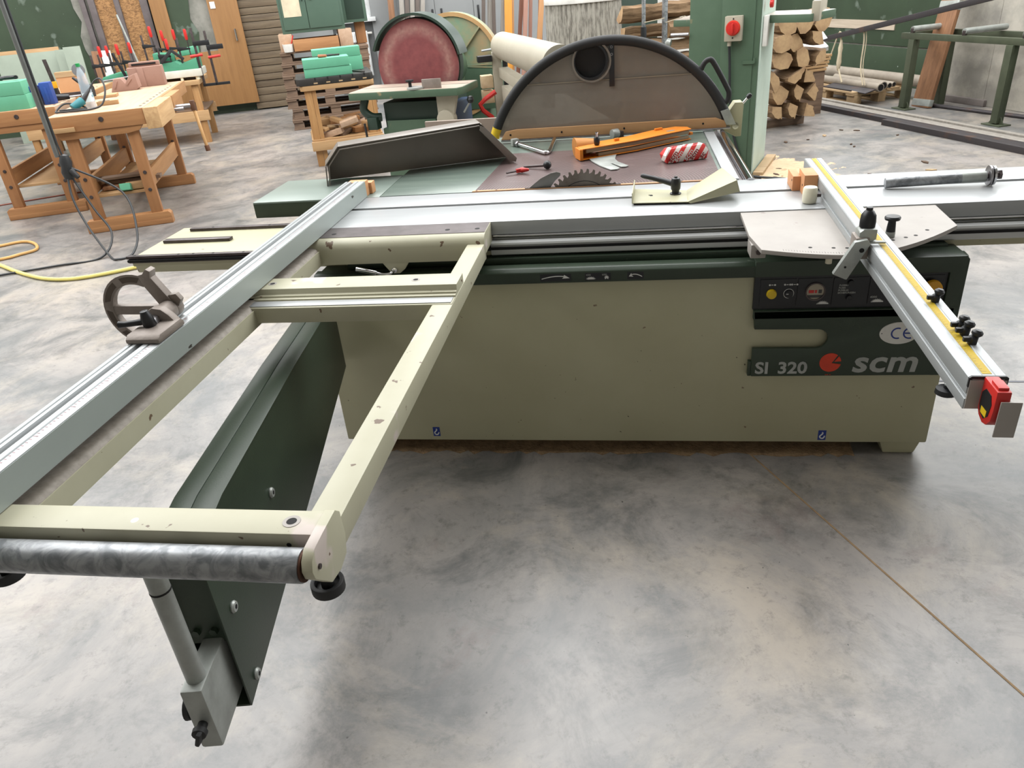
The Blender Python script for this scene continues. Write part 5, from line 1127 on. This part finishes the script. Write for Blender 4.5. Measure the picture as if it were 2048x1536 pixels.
P('trunnion','cream_m', MB().cyl((.33,-.03,.66),(.33,.06,.66),.075,n=20).cyl((.36,-.05,.60),(.36,.0,.60),.045,n=14), sa, bev=.006)
P('tilt_arm','mgreen_d', MB().tube(smoothpath([(-.38,.02,.84),(-.40,.01,.76),(-.34,.02,.70),(-.27,.06,.69)],5),.035,10), sa, bev=0)
P('arm_clamp','mgreen_d', MB().box((-.37,-.03,.60),(-.28,.06,.70)), sa, bev=.01)
cr_ = P('crank','blackrub', MB().cyl((-.385,-.05,.66),(-.38,-.05,.52),.010,n=8), sa, bev=0); MB().lathe([(.0,-.02),(.018,-.012),(.022,0),(.018,.012),(.0,.02)],(-.38,-.05,.505),(0,0,1),12).build('crank_ball','black',cr_)
for (x,z) in ((.545,.80),(.60,.62)): P('ball_handle','black', MB().lathe([(.0,-.03),(.02,-.024),(.03,0),(.02,.024),(.0,.03)],(x,.02,z),(0,0,1),14), sa, bev=0)
P('ball_stem','zinc', MB().cyl((.47,.05,.70),(.545,.02,.79),.008,n=8).cyl((.50,.05,.55),(.60,.02,.61),.008,n=8), sa, bev=0)
P('control_box',mat('dark_blue_box',(40,62,92),.5), MB().box((.275,.10,.42),(.36,.6,.75)), sa, bev=.01)
# big band wheel housing behind the sander
bw = thing('wheel_housing','pale green dusty wheel housing standing behind the disc sander','machine housing',(-1.62,7.45,0),R(-7))
wm = mat('dusty_pale_green',(112,138,112),.6,0,(158,134,98),scale=2.2,lo=.45,hi=.65)
wh = P('wheel_cover',wm, MB().cyl((0,0,.95),(0,.10,.95),.46,n=56), bw, bev=.01)
MB().ring((0,-.012,.95),(0,.0,.95),.46,.425,56).build('cover_rim',mat('sawdust_rim',(190,152,104),.8,0,(172,138,96),scale=5),wh)
for a in (48,0,-4,100,150): MB().bar((.14*math.cos(R(a)),-.006,.95+.14*math.sin(R(a))),(.43*math.cos(R(a)),-.006,.95+.43*math.sin(R(a))),.012,.035,up=(0,1,0)).build('cover_rib',wm,wh,bev=.002)
P('housing_body','mgreen', MB().box((-.30,.0,0),(.32,.35,.80)), bw, bev=.01)
P('housing_arm','mgreen', MB().box((.10,-.02,.56),(.47,.05,.96)), bw, bev=.006)
P('tension_rod','alu', MB().cyl((.30,-.05,1.07),(.62,-.05,1.10),.010,n=8).box((.40,-.07,1.055),(.50,-.04,1.105)), bw, bev=0)

# ---------------------------------------------------------------- machine with the long cream roller
rl = thing('roller_machine','cream machine with a long fat roller between the sander and the guard','roller machine',(-1.06,6.75,0),R(-73.5))
P('roller','cream_m', MB().lathe([(.0,0),(.07,0),(.09,.02),(.105,.06),(.105,2.35),(.0,2.35)],(.0,.02,1.145),(1,0,0.012),40), rl, bev=0)
P('roller_hub','castgrey', MB().cyl((-.05,.02,1.14),(.0,.02,1.14),.05,n=20).cyl((-.09,.02,1.14),(-.05,.02,1.14),.03,n=14), rl, bev=.004)
P('post','cream_m', MB().box((-.03,-.075,0),(.03,.0,1.10)), rl, bev=.004)
P('top_beam','cream_m', MB().box((.03,-.03,.90),(2.0,.05,.98)), rl, bev=.004)
P('side_panel','cream_m', MB().box((.06,-.02,.10),(.50,.30,.84)), rl, bev=.006)
P('side_panel','cream_m', MB().box((.52,.0,.05),(2.0,.40,.80)), rl, bev=.006)
gsb = P('gas_strut','blackrub', MB().cyl((.02,.03,.66),(.02,.03,1.06),.022,n=12), rl, bev=.002); MB().cyl((.02,.03,.58),(.02,.03,.66),.009,n=8).build('strut_rod','steel',gsb)
P('warning_notice',mat('brown_notice',(110,70,56),.6), MB().box((.50,-.0025,.70),(.58,-.0005,.78)), rl, bev=0); P('white_notice','white', MB().box((.50,-.0025,.58),(.60,-.0005,.69)), rl, bev=0)
P('red_lever','red', MB().tube([(.10,-.08,.80),(.10,-.17,.75),(.10,-.22,.71),(.10,-.20,.66),(.10,-.13,.60),(.10,-.10,.54),(.10,-.09,.42)],.020,8), rl, bev=0)
P('feed_head','black', MB().box((-.05,-.20,1.03),(.05,-.08,1.08)), rl, bev=.006)
for k,(z,lab) in enumerate(((.82,'cream wooden block behind the cream roller post, the upper of two'),(.70,'cream wooden block behind the cream roller post, the lower of two'))):
    P('stack_block',wood('pale_block%d'%k,(206,184,150),(186,160,124),0), MB().box((-.12,-.18,z),(.0,-.08,z+.10)), rl, bev=.004)

# ---------------------------------------------------------------- round dust filter
fi = HT('dust_filter','tall grey pleated cylinder dust filter with a white rim','filter',3.15,9.0)
nP = 96; vs, fs = [], []
for i in range(nP):
    a = 2*math.pi*i/nP; rr = .435 if i%2 else .418
    vs += [(rr*math.cos(a),rr*math.sin(a),.30),(rr*math.cos(a),rr*math.sin(a),1.345)]
fs = [(2*i,2*((i+1)%nP),2*((i+1)%nP)+1,2*i+1) for i in range(nP)]
P('pleated_body',mat('filter_mesh',(160,156,146),.6,.2,(112,108,100),scale=38,lo=.42,hi=.62,stretch=(1,1,.22)), MB().add(vs,fs), fi, bev=0, smooth=False)
P('top_rim','white', MB().ring((0,0,1.34),(0,0,1.40),.445,.40,48), fi, bev=.006); P('bottom_rim','zinc', MB().ring((0,0,.26),(0,0,.31),.445,.40,48), fi, bev=.004)
P('filter_stand','mgreen_d', MB().box((-.3,-.3,0),(.3,.3,.26)), fi, bev=.01); P('filter_core',mat('filter_core',(90,88,82),.8), MB().cyl((0,0,.28),(0,0,1.36),.40,n=32), fi, bev=0)

# ---------------------------------------------------------------- strips leaning at the grey cabinet
gcb = HT('grey_cabinet','tall light grey steel cabinet with black handles at the end wall','cabinet',2.75,14.70)
P('carcass','greysheet', MB().box((-1.0,-.05,0),(.85,.45,2.05)), gcb, bev=.006)
for x0,x1,hx in ((-.98,-.40,-.46),(-.39,.30,-.30),(.31,.83,.37)):
    dd = P('door','greysheet', MB().box((x0,-.068,.04),(x1,-.051,2.02)), gcb, bev=.003); MB().box((hx,-.085,1.05),(hx+.035,-.068,1.30)).build('handle','black',dd,bev=.004)
stm = ['stripdark','stripgrey','stripgrey','stripdark','stripgrey','stripred','striporange','striptan','stripred','strippink','stripred','strippink','striptan','stripred']
desc = {'stripdark':'dark brown','stripgrey':'weathered grey','stripred':'reddish brown','striporange':'broad orange','striptan':'tan','strippink':'pinkish'}
plc = ['leftmost','second from left','third from left','fourth from left','fifth from left','sixth from left','seventh from left','eighth from left','ninth from left','tenth from left','eleventh from left','twelfth from left','thirteenth from left','rightmost']
for k,mt in enumerate(stm):
    w_ = .10 if mt == 'striporange' else rnd.uniform(.035,.07)
    o = MB().box((-w_/2,-.012,0),(w_/2,.012,rnd.uniform(1.75,2.1))).build('leaning_strip',mt,bev=.002); o.location = H(2.20+.062*k,10.55+.05*(k%3),0); o.rotation_euler = (R(-6),R(7+2.2*math.sin(k*1.7)),HALL)
    tag(o,'%s wooden strip leaning before the grey cabinet, %s' % (desc[mt],plc[k]),'wood strip','leaning wooden strips')
for k in range(5):
    o = MB().box((-.04,-.01,0),(.04,.01,2.0)).build('leaning_lath',['stripgrey','stripdark'][k%2],bev=.002); o.location = H(1.60+.07*k,14.2+.02*k,0); o.rotation_euler = (R(-8),R(6+k),HALL)
    tag(o,'thin dark lath leaning at the grey wall behind the sander, %s of five' % ('first','second','third','fourth','fifth')[k],'lath','laths at the grey wall')
o = MB().box((-.05,-.05,0),(.05,.05,2.2)).build('old_post','oldplank',bev=.01); tag(o,'broken reddish brown post standing at the grey wall','post'); o.location = H(1.50,14.5,0); o.rotation_euler = (0,R(3),HALL)

# ---------------------------------------------------------------- machine with green column (bandsaw)
bs = thing('green_column_machine','green machine column with a red main switch behind the half-round guard','machine',(1.02,6.585,0),R(-18))
P('column','mgreen', MB().box((-.555,.0,0),(-.002,.62,1.75)), bs, bev=.006)
P('column_door','mgreen', MB().box((-.30,-.010,.0),(-.045,-.001,1.74)), bs, bev=.003)
P('lit_side_face',mat('lit_side_green',(196,212,200),.5,0,(180,198,186),scale=3), MB().box((-.0015,.01,0),(.012,.61,1.74)), bs, bev=.003)  # column's brightly lit right side, the light painted in as a paler green
P('hinge','mgreen', MB().box((-.12,-.02,.88),(-.03,-.010,.905)).cyl((-.03,-.018,.885),(-.03,-.018,.925),.008,n=8), bs, bev=0)
P('upper_housing','mgreen', MB().box((-.90,-.05,1.75),(.40,.66,2.6)), bs, bev=.03)
P('left_table','mgreen', MB().prism([(-.74,.20),(-.56,.12),(-.56,.72),(-.74,.80)],1.165,1.215), bs, bev=.004); P('left_table_top','mtop', MB().prism([(-.735,.205),(-.56,.125),(-.56,.715),(-.735,.795)],1.215,1.2165), bs, bev=0)
P('right_table','mgreen', MB().prism([(.014,.10),(.36,-.06),(.50,.40),(.014,.60)],1.160,1.215), bs, bev=.004); P('right_table_top',mat('pale_table_top',(206,200,188),.5,0,(196,184,170),scale=3), MB().prism([(.016,.105),(.355,-.052),(.494,.396),(.016,.594)],1.215,1.2165), bs, bev=0)
P('table_fence','cream_m', MB().box((.36,.0,1.16),(.42,.5,1.30)), bs, bev=.006)
sw = P('switch_box','cream_m', MB().box((-.262,-.075,1.055),(-.130,-.0105,1.235)), bs, bev=.006)
MB().cyl((-.196,-.075,1.150),(-.196,-.082,1.150),.055,n=26).build('switch_ring','orangered',sw); MB().lathe([(.0,0),(.050,0),(.047,.018),(.0,.020)],(-.196,-.080,1.150),(0,-1,0),26).build('switch_knob','red',sw,bev=0)
MB().cbox((-.196,-.108,1.150),(.014,.02,.07)).build('switch_grip','red',sw,bev=.004)
for z in (1.08,1.215): MB().cyl((-.196,-.0755,z),(-.196,-.078,z),.006,n=8).build('box_screw','hole',sw)
MB().cyl((-.225,-.045,1.02),(-.225,-.045,1.056),.016,n=12).build('cable_gland','cream_m',sw)
P('power_cable','cable', MB().tube(smoothpath([(-.225,-.045,1.03),(-.215,-.04,.90),(-.20,-.035,.65),(-.17,-.03,.40),(-.10,-.03,.18),(-.02,-.05,.03),(.06,-.08,.012),(.3,-.12,.012)],6),.010,8), bs, bev=0)
P('start_switch','white', MB().box((.014,.02,1.0),(.05,.10,1.22)), bs, bev=.006); P('stop_button','red', MB().cyl((.05,.05,1.30),(.075,.05,1.30),.03,n=16), bs, bev=.004)
P('adjust_rod','steel', MB().cyl((-.70,-.02,1.12),(-.555,-.02,1.12),.012,n=8), bs, bev=0); P('adjust_knob','zinc', MB().lathe([(.0,0),(.03,0),(.035,.03),(.0,.05)],(-.70,-.02,1.06),(-1,0,.2),10), bs, bev=0)
P('base_batten','pallet', MB().box((.02,.0,0),(.10,.70,.03)), bs, bev=.003)

# ---------------------------------------------------------------- firewood
def logmesh(seed, ln):
    r_ = random.Random(seed); kind = seed%3; n = 9
    if kind == 0: base = [(0,0)]+[(.085*math.cos(R(a)),.085*math.sin(R(a))) for a in range(0,112,14)]
    elif kind == 1: base = [(.075*math.cos(R(a)),.075*math.sin(R(a))) for a in range(0,181,22)]
    else: base = [(-.062,-.035),(-.02,-.055),(.045,-.052),(.075,-.01),(.068,.03),(.03,.06),(-.03,.058),(-.065,.02)]
    base = [(x+r_.uniform(-.010,.010),y+r_.uniform(-.010,.010)) for x,y in base]
    cx = sum(p[0] for p in base)/len(base); cy = sum(p[1] for p in base)/len(base); base = [(x-cx,y-cy) for x,y in base]
    secs = []; m = 5; k = len(base); mb = MB(); vs, fs = [], []
    for j in range(m):
        t = j/(m-1); sx, sy = r_.uniform(-.008,.008), r_.uniform(-.008,.008)
        vs += [(x*(1+r_.uniform(-.07,.07))+sx, y*(1+r_.uniform(-.07,.07))+sy, (t-.5)*ln) for x,y in base]
    fs = [tuple(range(k-1,-1,-1)),tuple(range((m-1)*k,m*k))]
    for j in range(m-1): fs += [(j*k+i,j*k+(i+1)%k,(j+1)*k+(i+1)%k,(j+1)*k+i) for i in range(k)]
    me = bpy.data.meshes.new('firewood'); me.from_pydata(vs,[],fs)
    me.materials.append(M['bark']); me.materials.append(M['logend'])
    bm = bmesh.new(); bm.from_mesh(me); bmesh.ops.recalc_face_normals(bm,faces=bm.faces)
    for fc in bm.faces: fc.material_index = 1 if len(fc.verts) > 4 else 0
    bm.to_mesh(me); bm.free(); return me
LM = [logmesh(s,.36) for s in range(9)]
def log(u, v, z, along, spin, s, lab, grp):
    o = bpy.data.objects.new('firewood_log', LM[s%9]); COL.objects.link(o); o.location = H(u,v,z)
    q = Matrix.Rotation(HALL,4,'Z') @ (Matrix.Rotation(R(90),4,'X') if along == 'v' else Matrix.Rotation(R(90),4,'Y')) @ Matrix.Rotation(spin,4,'Z')
    o.rotation_euler = q.to_euler(); tag(o,lab,'firewood',grp)
    return o
z = .10
for row in range(6):
    for c in range(3):
        log(4.60+.20*c+(.06 if row%2 else 0)+rnd.uniform(-.015,.015),7.42+rnd.uniform(-.03,.03),.175+.168*row,'v',rnd.uniform(0,6.28),rnd.randrange(9),'firewood log end right of green column, %s row up, %s' % (('bottom','second','third','fourth','fifth','top')[row],('left','middle','right')[c]),'firewood ends right of the column').scale = (1.42,1.42,1)
for row in range(8):
    for c in range(2):
        for d_ in range(1):
            o = log(3.27+.46*c+rnd.uniform(-.03,.03),7.60+rnd.uniform(-.02,.02),.16+.150*row,'u',rnd.uniform(0,6.28),rnd.randrange(9),'sideways firewood log left of green column, %s row up, %s half' % (('bottom','second','third','fourth','fifth','sixth','seventh','top')[row],('left','right')[c]),'firewood left of the column'); o.scale = (1.3,1.3,1.25)
for k,(u_,v_,lab) in enumerate(((4.75,7.50,'dark square timber under the firewood ends'),(3.6,7.65,'dark square timber under the sideways firewood'))):
    o = MB().box((-.30 if k == 0 else -.55,-.08,0),(.33 if k == 0 else .55,.08,.08)).build('bearer_timber','pallet_old',bev=.005); tag(o,lab,'timber'); o.location = H(u_,v_,.0); o.rotation_euler = (0,0,HALL)
for k,(u_,lab,mt,w_) in enumerate(((3.20,'galvanised post holding the firewood, with a black sleeve','galv',.03),(3.42,'thicker galvanised post in front of the firewood','galv',.042))):
    t_ = HT('stake_post',lab,'post',u_,7.40,0); P('post',mt, MB().box((-w_/2,-w_/2,0),(w_/2,w_/2,1.9)), t_, bev=.003)
    if k == 0: P('sleeve','black', MB().box((-.022,-.022,.75),(.022,.022,1.12)), t_, bev=.003)
    P('tie_wire','string', MB().tube([(0,-.02,1.16-.02*k),(.2,-.03,1.18)],.004,5), t_, bev=0)
yp = HT('yellow_post','bright yellow steel post beside the round dust filter','post',3.42,9.55)
P('post','amber', MB().box((-.05,-.03,0),(.05,.03,1.9)), yp, bev=.006); P('foot','amber', MB().box((-.10,-.08,0),(.10,.08,.02)), yp, bev=.003)
gb = HT('green_bin','dark green steel container behind the firewood','container',3.95,9.6)
P('container','mgreen_d', MB().box((-.45,-.2,0),(.30,.5,1.75)), gb, bev=.01); P('container_rib','mgreen', MB().box((-.45,-.215,.9),(.30,-.2,.96)), gb, bev=.004)
wp = HT('standing_partition','white panel standing behind the firewood','partition',4.75,9.9)
P('panel','white', MB().box((-.45,-.02,0),(.55,.02,1.8)), wp, bev=.004); P('panel_edge','zinc', MB().box((-.46,-.025,0),(-.45,.025,1.8)), wp, bev=0)
for k,(u_,v_,dx,rz,lab) in enumerate(((3.98,7.35,.34,.45,'pale squared wood offcut lying on top of the firewood, the lower of two'),(4.16,7.45,.30,.6,'pale squared wood offcut lying on top of the firewood, the upper of two'))):
    o = MB().cbox((0,0,0),(dx,.07,.06)).build('squared_offcut','benchtop',bev=.003); tag(o,lab,'wood offcut'); o.location = H(u_,v_,1.165+.05*k); o.rotation_euler = (0,R(-8),HALL+rz)
for k in range(5):
    o = MB().box((-.17,-.22,0),(.14,.25,.026)).build('short_board','softwood',bev=.002); tag(o,'short orange-brown board, %s of the pile beside the firewood' % ('lowest','second','middle','fourth','topmost')[k],'board','short boards beside the firewood'); o.location = H(5.42+.01*k,8.02,.46+.034*k); o.rotation_euler = (0,0,HALL+.03*k)
o = MB().box((-.16,-.2,0),(.14,.2,.459)).build('board_trestle','pallet_old',bev=.004); tag(o,'dark wooden crate under the pile of short boards','crate'); o.location = H(5.42,8.02,0); o.rotation_euler = (0,0,HALL)
sk = HT('white_sack','crumpled white plastic sack lying on the pile of short boards','sack',5.44,7.98,.63)
sm_ = MB(); vs = []
for i in range(7):
    for j in range(10):
        t = i/6*math.pi; a = 2*math.pi*j/10; rr = 1+rnd.uniform(-.18,.18)
        vs.append((.20*math.sin(t)*math.cos(a)*rr,.20*math.sin(t)*math.sin(a)*rr,.07+.075*math.cos(t)*rr))
P('sack','whitebag', sm_.add(vs,[(i*10+j,i*10+(j+1)%10,(i+1)*10+(j+1)%10,(i+1)*10+j) for i in range(6) for j in range(10)]), sk, bev=0)
P('sack_flap','whitebag', MB().add([(-.02,-.1,.12),(.16,-.08,.15),(.18,.04,.21),(.0,.05,.18)],[(0,1,2,3)]), sk, bev=0)

# ---------------------------------------------------------------- right-hand side: pallet with tubes, steel, roller stand
pa = HT('euro_pallet','light wooden pallet loaded with grey tubes by the green wall','pallet',6.52,8.63,0,R(90))
for x in (-.53,0,.53):
    for y in (-.33,0,.33): P('block','pallet', MB().box((x-.07,y-.05,.022),(x+.07,y+.05,.100)), pa, bev=.003)
for y in (-.33,0,.33): P('bottom_board','pallet', MB().box((-.60,y-.05,0),(.60,y+.05,.022)), pa, bev=.002)
for x in (-.53,0,.53): P('cross_board','pallet', MB().box((x-.07,-.40,.100),(x+.07,.40,.122)), pa, bev=.002)
for y in (-.35,-.175,0,.175,.35): P('top_board','pallet', MB().box((-.60,y-.055,.122),(.60,y+.055,.144)), pa, bev=.002)
for (u0,v0,u1,v1,rr,z_,lab) in ((6.84,7.75,6.80,9.95,.065,.1445,'longest thick grey tube lying along the wall side of the pallet'),(6.34,7.85,6.38,9.25,.045,.1445,'grey tube lying at the near edge of the pallet'),(6.46,7.95,6.52,8.75,.045,.1445,'short grey tube in the middle of the pallet'),(6.58,8.0,6.62,9.1,.030,.1445,'thin grey rod beside the short tube on the pallet'),(6.68,8.05,6.70,9.2,.028,.1445,'thin grey rod next to the longest tube on the pallet')):
    t_ = thing('grey_tube',lab,'tube',H(u0,v0,z_+rr),0,'tubes on the pallet')
    q = H(u1,v1,0)-H(u0,v0,0); P('tube_wall','pipeg', MB().cyl((0,0,0),q,rr,n=20), t_, bev=.002); P('tube_bore','hole', MB().cyl(-q.normalized()*.001,-q.normalized()*.0004,rr*.78,n=16), t_, bev=0)
o = MB().box((-.06,-.42,0),(.07,.40,.012)).build('flat_bar','rusty',bev=.002); tag(o,'flat dark steel plate lying beside the near tube on the pallet','steel plate'); o.location = H(6.25,8.30,.146); o.rotation_euler = (0,R(-14),HALL-.05)
o = MB().box((-.008,-.55,0),(.008,.55,.016)).build('square_rod','rusty',bev=.002); tag(o,'thin dark square rod along the front edge of the pallet','rod'); o.location = H(6.14,8.65,.1445); o.rotation_euler = (0,0,HALL)
# steel sections on the floor
for (u0,u1,v0,v1,h_,mt,lab) in ((5.69,5.79,3.0,9.4,.05,'rusty','long dark steel section lying on the floor before the pallet'),(5.60,5.685,2.6,6.85,.055,'rusty','second dark steel section lying beside the first, ending nearer'),(5.83,5.99,3.0,9.6,.030,'stripgrey','grey wooden plank on the floor behind the dark steel sections'),(6.0,6.06,3.0,9.5,.045,'stripgrey','narrow grey batten on the floor behind the grey plank')):
    o = MB().box((u0-(u0+u1)/2,v0-(v0+v1)/2,0),((u1-u0)/2,(v1-v0)/2,h_)).build('steel_section' if mt == 'rusty' else 'floor_plank',mt,bev=.004); tag(o,lab,'steel section' if mt == 'rusty' else 'plank'); o.location = H((u0+u1)/2,(v0+v1)/2,0); o.rotation_euler = (0,0,HALL)
o = MB().tube([H(6.62,7.5,.02),H(7.0,4.2,.02)],.02,8).build('floor_rod','rusty'); tag(o,'dark round rod on the floor under the roller stand','rod')
rs = HT('roller_stand','olive green steel roller stand with three rollers by the wall','roller stand',6.60,6.4)
for x in (-.24,.22): P('top_rail','steelgreen', MB().box((x-.025,-1.3,.715),(x+.025,1.24,.775)), rs, bev=.003)
P('end_rail','steelgreen', MB().box((-.24,1.19,.72),(.22,1.24,.77)), rs, bev=.003)
for y in (1.06,-.22):
    for x in (-.24,):
        P('leg','steelgreen', MB().box((x-.04,y-.04,.02),(x+.04,y+.04,.715)), rs, bev=.004); P('foot_plate','steelgreen', MB().box((x-.07,y-.11,0),(x+.07,y+.11,.012)), rs, bev=.001); P('gusset','steelgreen', MB().prism([(y-.09,.012),(y+.09,.012),(y+.04,.08),(y-.04,.08)],x-.005,x+.005,'x'), rs, bev=0)
P('leg','steelgreen', MB().box((.18,1.02,.0),(.26,1.10,.715)), rs, bev=.004); P('leg','steelgreen', MB().box((.18,-.26,.0),(.26,-.18,.715)), rs, bev=.004)
for y in (1.10,.38,-.34,-1.06):
    P('roller','zinc', MB().cyl((-.25,y,.812),(.25,y,.812),.030,n=20), rs, bev=.003); P('bearing','darksteel', MB().box((-.255,y-.02,.775),(-.225,y+.02,.82)), rs, bev=.003)
# leaning plank, leaning bar with strings
lp = HT('leaning_plank','weathered brown scaffold plank with steel end bands leaning on the pilaster','plank',6.56,7.42,0)
pm = Matrix.Rotation(R(10.5),4,'Y') @ Matrix.Rotation(R(-2),4,'X')
P('board','oldplank', MB().box((-.022,-.13,.0),(.022,.13,2.3),pm), lp, bev=.004)
for z0,z1 in ((.015,.085),(.98,1.07)): P('end_band','zinc', MB().box((-.026,-.132,z0),(.026,.132,z1),pm), lp, bev=.001)
br = tag(MB().bar(H(6.10,10.6,.34),H(6.42,5.2,1.36),.045,.055).build('leaning_bar','rusty',bev=.004),'long dark steel bar propped diagonally in front of the green wall','steel bar')
def sbar(v): t = (v-10.6)/(5.2-10.6); return H(6.10+.32*t,v,.34+1.02*t)
for k,(v_,lab,pts) in enumerate(((8.85,'sisal string looped over the dark bar, the leftmost loop',[(-.05,.25,-.52),(-.04,.12,-.20),(0,0,.035),(.03,.0,-.02)]),(8.55,'frayed knotted bunch of sisal string hanging from the dark bar',[(-.05,.28,-.58),(-.03,.10,-.25),(0,0,.04),(.02,-.02,-.15),(.02,-.02,-.34),(.02,-.12,-.52)]),(8.15,'sisal string hanging straight from the dark bar, nearest the roller stand',[(0,.02,.03),(.02,0,-.12),(.02,.0,-.40),(.02,-.08,-.60)]))):
    b0 = sbar(v_); t_ = thing('sisal_string',lab,'string',b0,HALL,'strings on the bar')
    P('string','string', MB().tube(smoothpath(pts,5),.009,6), t_, bev=0)
    if k == 1: P('frayed_knot','string', MB().lathe([(.0,.0),(.018,.02),(.030,.10),(.022,.20),(.028,.26),(.012,.34),(.0,.36)],(.02,-.02,-.40),(0,0,1),8), t_, bev=0)
    else: P('string_end','string', MB().tube(smoothpath([(p[0]+.015,p[1]-.02,p[2]) for p in pts],4),.005,5), t_, bev=0)
# chips and bark on the floor by the machine column
M['chip'] = mat('bark_chip',(84,64,48),.9)
for k in range(46):
    x, y = rnd.uniform(1.1,2.6), rnd.uniform(5.6,8.6)
    if k < 12: x, y = rnd.gauss(1.30,.10), rnd.gauss(6.55,.14)
    s = rnd.uniform(.015,.05)
    o = MB().prism([(-s,-.3*s),(.2*s,-.45*s),(s,0),(.3*s,.4*s),(-.6*s,.3*s)],0,.008).build('bark_chip','chip' if k%3 else 'pallet',bev=0,smooth=False); o.location = (x,y,.0005); o.rotation_euler = (0,0,rnd.uniform(0,6.28)); tag(o,'small bark chip scattered on the floor by the green column','wood chip','bark chips on the floor')
du = MB(); vs = []; n1, n2 = 90, 110
for i in range(n1+1):
    for j in range(n2+1):
        x = 1.09+1.1*i/n1; y = 5.75+1.9*j/n2; e = max(0,1-math.hypot((x-1.30)/.60,(y-6.6)/.85)); vs.append((x,y,-.004+e*.012+.0012*math.sin(x*23+y*9)+.0012*math.sin(y*31-x*17)+rnd.uniform(-.001,.001)))
tag(du.add(vs,[(i*(n2+1)+j,(i+1)*(n2+1)+j,(i+1)*(n2+1)+j+1,i*(n2+1)+j+1) for i in range(n1) for j in range(n2)]).build('sawdust_heap',mat('pale_sawdust',(204,178,146),.95,0,(184,160,130),scale=20)),'pale sawdust spread on the floor by the green column','sawdust',kind='stuff')
